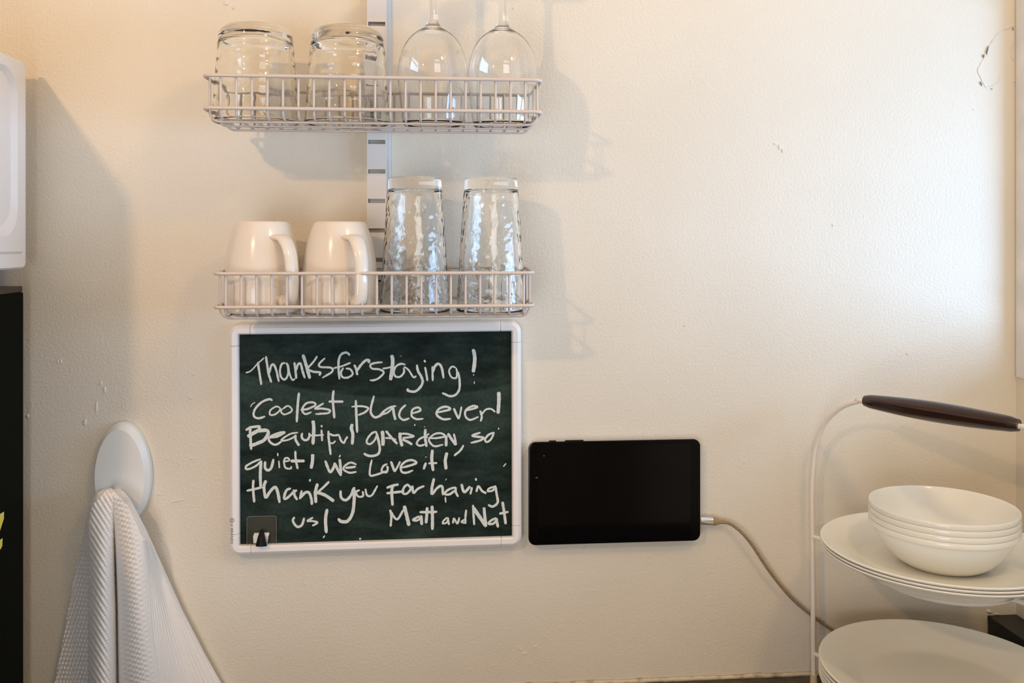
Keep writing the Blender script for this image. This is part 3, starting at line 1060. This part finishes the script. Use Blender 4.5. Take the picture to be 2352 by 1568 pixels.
LINES[6.5] = [q for q in LINES[6] if q[0] == 'D']
LINES[6] = [q for q in LINES[6] if q[0] == 'C']
nstroke = 0
for ln in sorted(LINES):
    m_ = MB()
    for cr, w_, s_ in LINES[ln]:
        ox, oy, sc = CR[cr]
        P = [Vector((ox + float(a.split(',')[0]) / sc, oy + float(a.split(',')[1]) / sc, 0)) for a in s_.split()]
        P = smoothline(P, 7) if len(P) > 2 else [P[0].lerp(P[-1], k / 6) for k in range(7)]
        n_ = len(P)
        nstroke += 1
        off0 = 0.00025 + (nstroke % 7) * 0.00003
        vs, fs = [], []
        for i, p in enumerate(P):
            tg = (P[min(n_ - 1, i + 1)] - P[max(0, i - 1)])
            if tg.length < 1e-6:
                tg = Vector((1, 0, 0))
            tg.normalize()
            nr = Vector((-tg.y, tg.x, 0))
            q = i / max(1, n_ - 1)
            endt = min(1.0, 0.62 + 5 * min(q, 1 - q))
            hw = 0.52 * w_ * endt * (1 + 0.16 * noise.noise(p * 0.21 + Vector((nstroke, 0, 0))))
            off = off0 + 0.0000045 * i
            for sgn, yy in ((-1, 0.0), (-1, off), (1, off), (1, 0.0)):
                jit = 0.35 * noise.noise(p * 0.9 + Vector((sgn * 7, nstroke, 0)))
                pp = p + nr * (sgn * (hw + jit))
                vs.append(W(pp.x, pp.y, YS - yy))
        for i in range(n_ - 1):
            a = i * 4
            for q in range(3):
                fs.append((a + q, a + q + 1, a + 5 + q, a + 4 + q))
        fs.append((0, 3, 2, 1))
        fs.append(tuple((n_ - 1) * 4 + q for q in range(4)))
        m_.add(vs, fs)
    o = m_.build('chalk_writing' if ln < 7 else 'chalk_mark', m_chalk, board)
    if ln > 6:
        continue
    o['label'] = {1: 'chalk line reading Thanks for staying!', 2: 'chalk line reading Coolest place ever!', 3: 'chalk line reading Beautiful garden, so',
                  4: 'chalk line reading quiet! we Love it!', 5: 'chalk line reading thank you For having', 6: 'chalk word reading us!', 6.5: 'chalk signature reading Matt and Nat'}[ln]


def text_mesh(body, size, M, name, mat, parent):
    cu = bpy.data.curves.new(name, 'FONT')
    cu.body = body
    cu.size = size
    cu.space_character = 1.15
    cu.extrude = 0.0
    tmp = bpy.data.objects.new(name, cu)
    COL.objects.link(tmp)
    bpy.context.view_layer.update()
    dg = bpy.context.evaluated_depsgraph_get()
    me = bpy.data.meshes.new_from_object(tmp.evaluated_get(dg))
    bpy.data.objects.remove(tmp)
    for v in me.vertices:
        v.co = M(v.co) - parent_loc(parent)
    me.materials.clear()
    me.materials.append(mat)
    o = bpy.data.objects.new(name, me)
    COL.objects.link(o)
    o.parent = parent
    return o


# small maker's print down the left bar, its letters turned a quarter to the right
pt0 = W(529.5, 1203, -0.0167)


def MT(c):
    return Vector((pt0.x + c.y, -0.01675, pt0.z - c.x))


text_mesh('U BRANDS', 0.0042, MT, 'printed_name', m_text, board)
lm = MB()
lc = pt0 + Vector((0.0016, 0, 0.0040))
lc.y = -0.01670
tube(lm, [lc + Vector((math.cos(2 * PI * k / 20) * 0.0023, 0, math.sin(2 * PI * k / 20) * 0.0023)) for k in range(20)], 0.00022, 4, closed=True)
tube(lm, [lc + Vector((-0.0012, 0, 0.0011)), lc + Vector((0.0012, 0, 0.0011)), lc + Vector((-0.0012, 0, -0.0011)), lc + Vector((0.0012, 0, -0.0011))], 0.0002, 4)
lm.build('printed_emblem', m_text, board)

# small clear stick-on hook at the bottom left of the slate
hk = thing('clip_hook', 'small clear square hook with black prong stuck on the bottom left of the chalkboard', 'hook', W(602, 1218, YS))
pl0, pl1 = W(568, 1254, YS), W(636, 1183, YS)
ro_ = rrect(pl0.x, pl1.x, pl0.z, pl1.z, 0.0025, 4)
m_ = MB()
loops(m_, [[Vector((a, YS - 0.0004, b_)) for a, b_ in ro_], [Vector((a, YS - 0.0021, b_)) for a, b_ in ro_]], True, True)
m_.build('clear_plate', m_clear, hk)
m_ = MB()
tube(m_, [Vector((a, YS - 0.0021, b_)) for a, b_ in ro_], 0.00028, 5, closed=True)
m_.build('plate_edge', m_edge, hk)
m_ = MB()
q0 = [W(588, 1219, 0), W(622, 1219, 0), W(620, 1236, 0), W(617, 1240, 0), W(612, 1239, 0), W(598, 1236, 0), W(589, 1236, 0)]
loops(m_, [[Vector((p.x, YS - 0.0021, p.z)) for p in q0], [Vector((p.x, YS - 0.0060, p.z)) for p in q0]], True, True)
m_.box(q0[0].x + 0.0008, q0[1].x + 0.0008, YS - 0.0060, YS - 0.0021, q0[0].z - 0.0005, q0[0].z + 0.0022)
m_.build('catch', m_trimw, hk, bevel=0.0003)
m_ = MB()
rings = []
for k in range(9):
    q = k / 8
    c = W(600.5 + 1.5 * q, 1218 + 33 * q, YS - 0.008)
    hw = 0.0014 + 0.0050 * q ** 0.75
    y_ = YS - 0.0058 - 0.006 * math.sin(q * PI * 0.55)
    dp_ = 0.0012 + 0.0012 * q
    rings.append([Vector((c.x + math.cos(2 * PI * j / 12) * hw, y_ + math.sin(2 * PI * j / 12) * dp_, c.z)) for j in range(12)])
loops(m_, rings, True, True, True)
m_.build('prong', m_black, hk)

# ------------------------------------------------------------------ tablet
YT = -0.0150
tTL, tTR, tBL, tBR = W(1215, 1012, YT), W(1609, 1012, YT), W(1213, 1249, YT), W(1609, 1245.5, YT)
tx0, tx1 = (tTL.x + tBL.x) / 2, (tTR.x + tBR.x) / 2
tz1, tz0 = (tTL.z + tTR.z) / 2, (tBL.z + tBR.z) / 2
tab = thing('tablet', 'black tablet with a dark screen mounted sideways on the wall', 'tablet', ((tx0 + tx1) / 2, 0, tz0))


def ring_at(d, y, r=0.0085):
    return [Vector((a, y, b_)) for a, b_ in rrect(tx0 + d, tx1 - d, tz0 + d, tz1 - d, max(0.001, r - d), 8)]


m_ = MB()
loops(m_, [ring_at(0.004, -0.0050), ring_at(0.0012, -0.0062), ring_at(0.0002, -0.0085), ring_at(0.0, -0.0122)], True, True, False)
m_.build('back_shell', m_tedge, tab)
m_ = MB()
loops(m_, [ring_at(0.0, -0.0122), ring_at(0.0, -0.0140), ring_at(0.0005, -0.0148), ring_at(0.0014, -0.0150)], True, True, False)
m_.build('bezel', m_bezel, tab)
m_ = MB()
rs = rrect(tx0 + 0.012, tx1 - 0.012, tz0 + 0.005, tz1 - 0.005, 0.002, 4)
loops(m_, [[Vector((a, -0.0150, b_)) for a, b_ in rs], [Vector((a, -0.01505, b_)) for a, b_ in rs]], False, True)
m_.build('screen', m_screen, tab)
MB().box((tx0 + tx1) / 2 - 0.02, (tx0 + tx1) / 2 + 0.02, -0.0052, 0, (tz0 + tz1) / 2 - 0.02, (tz0 + tz1) / 2 + 0.02).build('wall_mount', m_black, tab)
for ua, ub in ((1261, 1277), (1298, 1340)):
    a, b_ = W(ua, 1010, -0.011), W(ub, 1010, -0.011)
    MB().box(a.x, b_.x, -0.0125, -0.0095, tz1 - 0.0005, tz1 + 0.0008).build('button', m_black, tab, bevel=0.0003)
c = W(1249.5, 1046.5, -0.0151)
m_ = MB()
rr_ = [c + Vector((math.cos(2 * PI * k / 12) * 0.0006, 0, math.sin(2 * PI * k / 12) * 0.0006)) for k in range(12)]
m_.add(rr_, [tuple(range(12))])
m_.build('camera_lens', m_lens, tab)
m_ = MB()
a, b_ = W(1230.5, 1096, -0.0151), W(1235, 1097.5, -0.0151)
m_.add([a, (b_.x, a.y, a.z), b_, (a.x, a.y, b_.z)], [(0, 1, 2, 3)])
m_.build('sensor', m_lens, tab)

# cable
cb = thing('charging_cable', 'tan braided charging cable drooping from the tablet down behind the plates', 'cable', W(1612, 1196, -0.008))
yc = -0.0088
pa, pb = W(1609, 1196, yc), W(1638, 1197, yc)
m_ = MB()


def oval(c, hz_, hy, t_=(1, 0, 0), n_=16):
    return [c + Vector((0, math.sin(2 * PI * k / n_) * hy, math.cos(2 * PI * k / n_) * hz_)) for k in range(n_)]


loops(m_, [oval(pa, 0.0050, 0.0030), oval(pa.lerp(pb, 0.97), 0.0051, 0.0030), oval(pb, 0.0048, 0.0027)], True, True, True)
m_.build('connector', m_conn, cb)
m_ = MB()
pc = [W(1638, 1197, yc), W(1643, 1197.5, yc), W(1650, 1197.8, yc), W(1656, 1198.2, yc), W(1667, 1198.8, yc)]
loops(m_, [oval(pc[0], 0.0052, 0.0030), oval(pc[1], 0.0047, 0.0028), oval(pc[2], 0.0033, 0.0024), oval(pc[3], 0.0024, 0.0022), oval(pc[4], 0.0023, 0.0021)], True, True, True)
m_.build('strain_relief', m_relief, cb)
m_ = MB()
cp = [(1665, 1198.5, yc), (1680, 1204, -0.0095), (1703, 1222, -0.012), (1728, 1252, -0.013), (1758, 1298, -0.012), (1790, 1341, -0.010), (1825, 1380, -0.008), (1866, 1414, -0.006), (1908, 1444, -0.004), (1960, 1475, -0.004), (2040, 1500, -0.004), (2140, 1505, -0.006), (2215, 1480, -0.012), (2252, 1462, -0.022), (2276, 1466, -0.03)]
tube(m_, smoothline([W(*p) for p in cp], 8), 0.00185, 8)
m_.build('cord', m_cable, cb)

# black box in the corner
bx0 = W(2268, 1412, 0).x
bz = W(2268, 1412, 0).z
bb = thing('corner_box', 'low black box tucked in the corner behind the plates', 'box', ((bx0 + XR) / 2, -0.02, ZCT))
MB().box(bx0, XR - 0.0005, -0.165, -0.0008, ZCT, bz - 0.004).build('body', m_box, bb, bevel=0.001)
MB().box(bx0 - 0.0004, XR - 0.0004, -0.166, -0.0007, bz - 0.004, bz).build('lid', m_box, bb, bevel=0.0007)
ridge([(2266, 1402), (2272, 1404), (2280, 1404)], 0.0032, 'plaster_lump', m_paint, 20)
ridge([(2266, 1411), (2267, 1440)], 0.0007, 'plaster_lump', m_paint, 21)
ridge([(2281, 1409), (2296, 1410)], 0.0016, 'plaster_lump', m_paint, 22)

# ------------------------------------------------------------------ plate stand, plates, bowls
CXc, CYd = 0.4506, 0.932
DX, DY = 0.583, -0.812
_l = math.hypot(DX, DY)
DX, DY = DX / _l, DY / _l


def ST(t_, h, side=0.0):
    """point on the stand: t_ along its handle direction, h below the eye, side across"""
    return CW(CXc + DX * t_ - DY * side, CYd + DY * t_ + DX * side, h)


HC = EYE - ZCT
axis = ST(0, HC)
stand = thing('plate_stand', 'white wire two-tier plate stand with a dark wooden handle', 'plate stand', (axis.x, axis.y, ZCT))
LT = 0.158
pth = []
for h in (HC - 0.004, 0.46, 0.40, 0.34, 0.30):
    pth.append((-LT - 0.0006 * (HC - h) / 0.1 * 2, h))
pth += [(-LT - 0.0015, 0.272), (-LT + 0.003, 0.240), (-LT + 0.016, 0.212), (-LT + 0.036, 0.192), (-0.1, 0.1815), (-0.085, 0.1800)]
left = [ST(a, h) for a, h in pth]
right = [ST(-a, h) for a, h in reversed(pth)]
m_ = MB()
tube(m_, smoothline(left + right, 5), 0.0028, 10)
m_.build('hoop', m_stand, stand)
for sg in (-1, 1):
    m_ = MB()
    tube(m_, [ST(sg * (LT), HC), ST(sg * LT, HC - 0.002), ST(sg * LT, HC - 0.012)], [0.0040, 0.0043, 0.0040], 12)
    f = m_.build('foot', m_rubber, stand)
    f['label'] = 'tan rubber foot'
m_ = MB()
rings = []
for k in range(25):
    q = k / 24
    t_ = -0.0906 + 0.166 * q
    rad = 0.0070 + 0.0038 * abs(math.sin(PI * q)) ** 0.9
    if k in (0, 24):
        rad *= 0.85
    c = ST(t_, 0.1790)
    sd = ST(t_, 0.1790, 1.0) - c
    rings.append([c + sd * (math.cos(2 * PI * j / 20) * rad) + Vector((0, 0, math.sin(2 * PI * j / 20) * rad)) for j in range(20)])
loops(m_, rings, True, True, True)
h_ = m_.build('handle', m_wood, stand)
h_['label'] = 'dark turned wooden handle'
RT = {1: (0.3505, 0.068), 2: (0.489, 0.071)}
for tier, (h, rr) in RT.items():
    m_ = MB()
    c = ST(0, h)
    tube(m_, [c + Vector((math.cos(2 * PI * k / 48) * rr, math.sin(2 * PI * k / 48) * rr, 0)) for k in range(48)], 0.0026, 8, closed=True)
    for sg in (-1, 1):
        tube(m_, [ST(sg * (LT + 0.001), h), ST(sg * rr, h)], 0.0026, 8)
    m_.build('tier_ring', m_stand, stand)


def dish(name, c, prof_o, mat, label, cat, group=None, seg=72):
    m_ = MB()
    q = smoothline([Vector((a, 0, b_)) for a, b_ in prof_o], 3)
    lathe(m_, c, [(max(0, a.x), a.z) for a in q], seg)
    o = m_.build(name, mat, origin=c)
    weld(o)
    return tag(o, label, cat, group)


def plate_prof(R, H=0.019, th=0.0030):
    f = R * 0.60
    up = [(0, th), (f * 0.5, th), (f, th + 0.0004), (f + 0.010, th + 0.003), (R * 0.82, H * 0.62), (R * 0.93, H * 0.86), (R * 0.985, H - 0.0002), (R, H - 0.0010)]
    dn = [(R * 0.985, H - 0.0030), (R * 0.93, H * 0.86 - th), (R * 0.82, H * 0.62 - th), (f + 0.012, 0.0006), (f + 0.002, 0.0), (f * 0.5, 0.0), (0, 0.0)]
    return up + dn


ST_P = 0.0034


def copy_thing(o, loc, label):
    c = o.copy()
    COL.objects.link(c)
    c.location = loc
    c['label'] = label
    return c


# upper tier: three lunch plates; lower tier: five dinner plates
topring1 = EYE - RT[1][0] + 0.0026
H1 = 0.0222
c0 = ST(0, 0)
c1_ = ST(-0.007, 0, 0.004)
base = Vector((c1_.x, c1_.y, topring1))
lp0 = dish('lunch_plate', base, plate_prof(0.1185, H1), m_china, 'white plate at the bottom of the upper stack on the stand', 'plate', 'white plates on the upper tier')
for i, lb in enumerate(('white plate in the middle of the upper stack on the stand', 'white plate directly under the stack of bowls, upper tier')):
    lp_ = copy_thing(lp0, base + Vector((0, 0, ST_P * (i + 1))), lb)
ztop_plate = topring1 + 2 * ST_P + 0.0030
topring2 = EYE - RT[2][0] + 0.0026
base2 = Vector((c0.x, c0.y, topring2))
H2 = 0.0225
dp0 = dish('dinner_plate', base2, plate_prof(0.1235, H2), m_china, 'large white plate at the bottom of the lower stack on the stand', 'plate', 'large white plates on the lower tier')
labs = ['large white plate second from the bottom of the lower stack', 'large white plate in the middle of the lower stack', 'large white plate just under the top one of the lower stack', 'large white plate on top of the lower stack, empty']
for i, lb in enumerate(labs):
    copy_thing(dp0, base2 + Vector((0, 0, 0.0046 * (i + 1))), lb)

bprof = [(0, 0.0030), (0.018, 0.0030), (0.036, 0.0046), (0.048, 0.0110), (0.058, 0.0220), (0.0648, 0.0330), (0.0695, 0.0415), (0.0712, 0.0440), (0.0722, 0.0438), (0.0727, 0.0412),
         (0.0720, 0.0386), (0.0698, 0.0366), (0.0662, 0.0300), (0.0595, 0.0200), (0.0497, 0.0082), (0.0410, 0.0022), (0.0370, 0.0004), (0.0355, 0.0), (0.028, 0.0008), (0, 0.0008)]
bc_ = ST(-0.0035, 0, 0.0045)
bbase = Vector((bc_.x, bc_.y, ztop_plate))
b0_ = dish('bowl', bbase, bprof, m_china, 'white bowl at the bottom of the stack, resting on the upper plates', 'bowl', 'stack of white bowls')
for i, lb in enumerate(('white bowl second from the bottom of the bowl stack', 'white bowl just under the top bowl of the stack', 'white bowl on top of the stack, open and empty')):
    copy_thing(b0_, bbase + Vector((0, 0, 0.0062 * (i + 1))), lb)

# ------------------------------------------------------------------ fridge and white appliance at the left
X0 = -0.4560
FZ = 1.3765
fr = thing('fridge', 'tall black fridge at the left edge of the photo', 'fridge', (-0.73, -0.3, 0))
MB().box(-1.01, X0, -0.56, -0.02, 0.03, FZ - 0.007).build('body', m_fridge, fr, bevel=0.0015)
MB().box(-1.01, X0 - 0.0006, -0.56, -0.0205, FZ - 0.007, FZ).build('top_panel', m_gasket, fr, bevel=0.0015)
for zz0, zz1 in ((0.05, 0.90), (0.91, FZ - 0.004)):
    d = MB().box(-1.01, X0, -0.615, -0.563, zz0, zz1).build('door', m_fridge, fr, bevel=0.006)
    hb = MB()
    zc_ = zz0 + (zz1 - zz0) * (0.72 if zz0 < 0.5 else 0.35)
    tube(hb, [(-0.50, -0.615, zc_ - 0.11), (-0.50, -0.65, zc_ - 0.10), (-0.50, -0.65, zc_ + 0.10), (-0.50, -0.615, zc_ + 0.11)], 0.008, 10)
    hb.build('handle', m_fridge, d)
for px in (-0.97, -0.50):
    for py in (-0.52, -0.07):
        m_ = MB()
        tube(m_, [(px, py, 0), (px, py, 0.031)], 0.018, 12)
        m_.build('foot', m_black, fr)
# yellow letter Z printed on the side
def side_poly(pts, x_, name, mat):
    m_ = MB()
    m_.add([Vector((x_, y, z)) for y, z in pts], [tuple(range(len(pts)))])
    return m_.build(name, mat, fr)


zy1, zy0, zz1, zz0 = -0.0665, -0.1000, 1.1400, 1.1040
th = 0.0090
Zp = [(zy0, zz1), (zy1, zz1), (zy1 - 0.0002, zz1 - 0.0065), (zy0 + 0.0165, zz0 + th), (zy1 - 0.0032, zz0 + th), (zy1 - 0.0038, zz0 + 0.0020), (zy1 - 0.0070, zz0), (zy0 - 0.002, zz0), (zy0 - 0.001, zz0 + th * 0.8), (zy1 - 0.018, zz1 - th), (zy0, zz1 - th)]
zc = ((zy0 + zy1) / 2, (zz0 + zz1) / 2)


def grow(p, d):
    # offset polygon outward
    out_ = []
    n_ = len(p)
    for i in range(n_):
        a, b_, c = Vector(p[i - 1]), Vector(p[i]), Vector(p[(i + 1) % n_])
        e1_, e2_ = (b_ - a).normalized(), (c - b_).normalized()
        n1_, n2_ = Vector((-e1_.y, e1_.x)), Vector((-e2_.y, e2_.x))
        nn_ = (n1_ + n2_)
        nn_ = nn_ / max(0.5, nn_.length_squared / 2) if nn_.length > 1e-6 else n1_
        out_.append(tuple(b_ + nn_ * d))
    return out_


side_poly(grow(Zp, 0.0006), X0 + 0.0003, 'printed_letter_edge', m_cream)
side_poly(Zp, X0 + 0.0005, 'printed_letter', m_yellow)

MX = -0.4490
mz0, mz1 = 1.3960, 1.6215
mw = thing('microwave', 'white microwave with a moulded side standing on the black fridge', 'microwave', (-0.70, -0.2, FZ))
MB().box(-0.95, MX - 0.006, -0.36, -0.030, mz0 + 0.002, mz1 - 0.002).build('body', m_micro, mw, bevel=0.004)
# moulded side panel with an arched recess and a groove
out_r = rrect(-0.36, -0.0295, mz0, mz1, 0.006, 8)
in_r = rrect(-0.325, -0.0500, 1.4310, 1.6095, 0.030, 8)
in_r2 = rrect(-0.315, -0.0560, 1.4420, 1.6040, 0.026, 8)
m_ = MB()
V3 = lambda pts, x_: [Vector((x_, y, z)) for y, z in pts]
sh = lambda pts, d: [(y + (d if y < -0.2 else -d), z + (d if z < 1.51 else -d)) for y, z in pts]
loops(m_, [V3(out_r, MX - 0.006), V3(out_r, MX - 0.0025), V3(sh(out_r, 0.0020), MX)], True, False, False)
ring1 = V3(sh(out_r, 0.0020), MX)
ring2 = V3(in_r, MX)
ring3 = V3(in_r2, MX - 0.0045)
loops(m_, [ring1, ring2, ring3], False, True, False)
sp = m_.build('side_panel', m_micro, mw)
weld(sp)
MB().box(MX - 0.0005, MX + 0.0005, -0.33, -0.041, 1.4128, 1.4150).build('groove', newmat('groove_shade', (0.62, 0.58, 0.55), 0.5), mw)  # thin surface strip; the groove's shade is put into its colour
d = MB().box(-0.95, -0.60, -0.392, -0.361, mz0 + 0.004, mz1 - 0.004).build('door', m_micro, mw, bevel=0.004)
MB().box(-0.92, -0.66, -0.3935, -0.3915, mz0 + 0.04, mz1 - 0.04).build('window', m_screen, d)
MB().box(-0.597, MX - 0.006, -0.392, -0.361, mz0 + 0.004, mz1 - 0.004).build('control_panel', m_micro, mw, bevel=0.004)
for i in range(2):
    m_ = MB()
    c = Vector((-0.53, -0.392, mz0 + 0.065 + i * 0.09))
    loops(m_, [[c + Vector((math.cos(2 * PI * k / 24) * r_, y_, math.sin(2 * PI * k / 24) * r_)) for k in range(24)] for r_, y_ in ((0.022, 0), (0.021, -0.014), (0.017, -0.016))], True, True)
    m_.build('knob', m_micro, mw)
for px in (-0.90, -0.4625):
    for py in (-0.33, -0.0935):
        m_ = MB()
        tube(m_, [(px, py, FZ), (px, py, mz0 + 0.004)], [0.0105, 0.0095], 14)
        m_.build('foot', m_railin, mw)

# ------------------------------------------------------------------ wall hook and towel
hook = thing('wall_hook', 'white oval stick-on hook on the wall above the hanging towel', 'hook', W(282, 1085, 0))
hc = W(282, 1086, -0.006)
rx, rz = 0.0312, 0.0580


def ov(sx, sz, y, dx=0.0, dz=0.0, n_=56):
    out_ = []
    for k in range(n_):
        a = 2 * PI * k / n_
        cx_, cz_ = math.cos(a), math.sin(a)
        w_ = 1.0 + 0.05 * (-cz_)
        out_.append(Vector((hc.x + dx + cx_ * sx * w_ - 0.06 * cz_ * sx * 0.4, y, hc.z + dz + cz_ * sz)))
    return out_


m_ = MB()
loops(m_, [ov(rx, rz, -0.0003), ov(rx, rz, -0.0070), ov(rx - 0.0006, rz - 0.0006, -0.0082)], True, False, True)
loops(m_, [ov(rx - 0.0006, rz - 0.0006, -0.0082), ov(rx - 0.0042, rz - 0.0055, -0.0135, -0.0012, -0.0020)], False, False, False)
loops(m_, [ov(rx - 0.0042, rz - 0.0055, -0.0135, -0.0012, -0.0020), ov(rx * 0.5, rz * 0.5, -0.0140, -0.0012, -0.0020), ov(rx * 0.05, rz * 0.05, -0.0141, -0.0012, -0.002)], False, True, True)
m_.build('back_plate', m_hook, hook)
m_ = MB()
hp = [W(262, 1175, -0.012), W(262, 1178, -0.022), W(261, 1168, -0.032), W(261, 1150, -0.0345), W(261, 1140, -0.0340)]
tube(m_, smoothline(hp, 4), 0.0045, 12)
m_.build('hook_prong', m_hook, hook)

# towel: one draped sheet, front folded over the prong, woven relief in the mesh
tL = [(1120, 248), (1123, 234), (1130, 223), (1142, 214), (1160, 206), (1185, 200), (1220, 194), (1260, 186), (1300, 175), (1400, 157), (1500, 139), (1568, 125), (1616, 116)]
tR = [(1120, 262), (1123, 276), (1130, 286), (1142, 296), (1160, 307), (1185, 320), (1220, 338), (1260, 356), (1300, 374), (1400, 419), (1500, 470), (1568, 508), (1616, 536)]
tC = [(1120, 256), (1140, 259), (1200, 262), (1300, 265), (1400, 268), (1568, 270), (1616, 271)]
tM1 = [(1120, 249), (1160, 210), (1200, 203), (1326, 204), (1568, 203), (1616, 202)]
tM2 = [(1120, 261), (1160, 300), (1200, 318), (1240, 334), (1453, 354), (1568, 372), (1616, 380)]
NU, NV = 330, 520
vs, fs = [], []


def towel_y(u, v, uL, uR, uC, uM1, uM2):
    k = min(1.0, max(0.0, (v - 1134) / 190.0))          # folds open below the prong
    k = k * k * (3 - 2 * k) * 0.6 + k * 0.4
    k2 = min(1.0, (v - 1120) / 26.0)
    depth_back = -0.0060
    if u < uM1:
        q = (u - uL) / max(1e-6, uM1 - uL)
        y = -0.008 - 0.020 * max(0.0, q) ** 1.3
        yb_ = -0.030
        y = y * k + (1 - k) * (-0.034)
    elif u < uC:
        q = (u - uM1) / max(1e-6, uC - uM1)
        bump_ = max(0.0, math.sin(PI * max(0.0, min(1, q * 0.93 + 0.03)))) ** 0.7
        y = -0.030 - 0.026 * bump_ * k - 0.016 * (1 - k)
        if q > 0.9:
            y += 0.012 * k * ((q - 0.9) / 0.1) ** 1.5
    elif u < uM2:
        q = (u - uC) / max(1e-6, uM2 - uC)
        bump_ = max(0.0, math.sin(PI * max(0.0, min(1, 0.05 + q * 0.80)))) ** 0.7
        y = -0.030 - 0.026 * bump_ * k - 0.016 * (1 - k)
        if q < 0.08:
            y += 0.012 * k * (1 - q / 0.08) ** 1.5
    else:
        q = (u - uM2) / max(1e-6, uR - uM2)
        y0_ = -0.030 - 0.026 * (math.sin(PI * 0.85) ** 0.7) * k - 0.016 * (1 - k)
        y = y0_ * (1 - q) + (-0.010 * k - 0.034 * (1 - k)) * q
        y -= 0.003 * math.sin(q * PI * 3) * k * q
    # round the silhouette at both edges
    e = min(u - uL, uR - u) / max(1.0, 0.13 * (uR - uL))
    if e < 1:
        y += 0.010 * (1 - k) * (1 - math.sqrt(max(0.0, 1 - (1 - e) ** 2)))
    # curve over the prong at the very top
    if v < 1146:
        e = (v - 1120) / 26.0
        y += 0.022 * (1 - math.sqrt(max(0.0, 1 - (1 - e) ** 2)))
    return y


def weave(u, v, uL, uR, uC, uM1, uM2):
    if u < uM1 + 2:
        s_ = (u - uM1) * 0.95
        return 0.00075 * math.sin(2 * PI * (s_ / 8.0 + v / 26.0)) * (0.55 + 0.45 * math.sin(2 * PI * (v / 10.5 - u / 40.0))) + 0.0003 * math.sin(2 * PI * v / 10.5)
    if u < uC:
        return 0.00055 * math.sin(2 * PI * (u * 0.80 - v * 0.50) / 9.5) + 0.00022 * math.sin(2 * PI * (u * 0.5 + v * 0.86) / 6.5) + 0.0003 * noise.noise(Vector((u * 0.12, v * 0.12, 3.0)))
    if u < uM2 - 6:
        q = (u - uC) / max(1e-6, uM2 - uC)
        a = 0.0009 * math.exp(-((q - 0.42) / 0.30) ** 2) + 0.0001
        return a * math.sin(2 * PI * (u * 0.55 + v * 0.84) / 11.0) * (0.4 + 0.6 * math.cos(2 * PI * (u - v * 0.16) / 13.0))
    q = (u - uM2) / max(1e-6, uR - uM2)
    s_ = q * 16
    if v < 1400:
        s_ = q * (10 + 0.0 * v)
    s_ = q * 14
    return 0.00036 * math.sin(2 * PI * s_) * (0.85 + 0.15 * math.sin(2 * PI * v / 7.0)) + 0.0002 * noise.noise(Vector((u * 0.2, v * 0.2, 8.0)))


VB = 1606.0
for j in range(NV + 1):
    tj = j / NV
    v = 1120.3 + (VB - 1120.3) * (tj ** 1.12)
    uL, uR, uC, uM1, uM2 = (lerp_tab(t_, v) for t_ in (tL, tR, tC, tM1, tM2))
    for i in range(NU + 1):
        s_ = i / NU
        u = uL + (uR - uL) * s_
        if i == 0:
            u -= 1.5 * math.sin(2 * PI * v / 10.5) * min(1, (v - 1120) / 60)
        y = towel_y(u, v, uL, uR, uC, uM1, uM2) - weave(u, v, uL, uR, uC, uM1, uM2) * 1.15
        vs.append(W(u, v, min(y, -0.0045)))
for j in range(NV):
    for i in range(NU):
        a = j * (NU + 1) + i
        fs.append((a, a + 1, a + NU + 2, a + NU + 1))
# back of the towel, gathered against the wall below the hook plate
nb = len(vs)
for j in range(NV + 1):
    tj = j / NV
    v = 1120.3 + (VB - 1120.3) * (tj ** 1.12)
    uL, uR = lerp_tab(tL, v), lerp_tab(tR, v)
    kk = min(1.0, max(0.0, (v - 1205) / 60.0))
    for i in range(9):
        s_ = i / 8
        yb_ = -0.0195 * (1 - kk) - 0.0030 * kk - 0.0015 * math.sin(s_ * PI * 3) * kk
        uu = (uL + 3) + (uR - uL - 6) * s_
        vs.append(W(uu, v + (1.5 if j == 0 else 0), yb_))
for j in range(NV):
    for i in range(8):
        a = nb + j * 9 + i
        fs.append((a, a + 9, a + 10, a + 1))
for j in range(NV):
    a, b_ = j * (NU + 1), (j + 1) * (NU + 1)
    c, d = nb + j * 9, nb + (j + 1) * 9
    fs.append((a, b_, d, c))
    a, b_ = a + NU, b_ + NU
    c, d = c + 8, d + 8
    fs.append((b_, a, c, d))
m_ = MB()
m_.add(vs, fs, True)
tw = m_.build('hand_towel', m_towel, origin=W(262, VB, -0.02))
tag(tw, 'white ribbed cotton towel hanging in folds from the oval wall hook', 'towel')
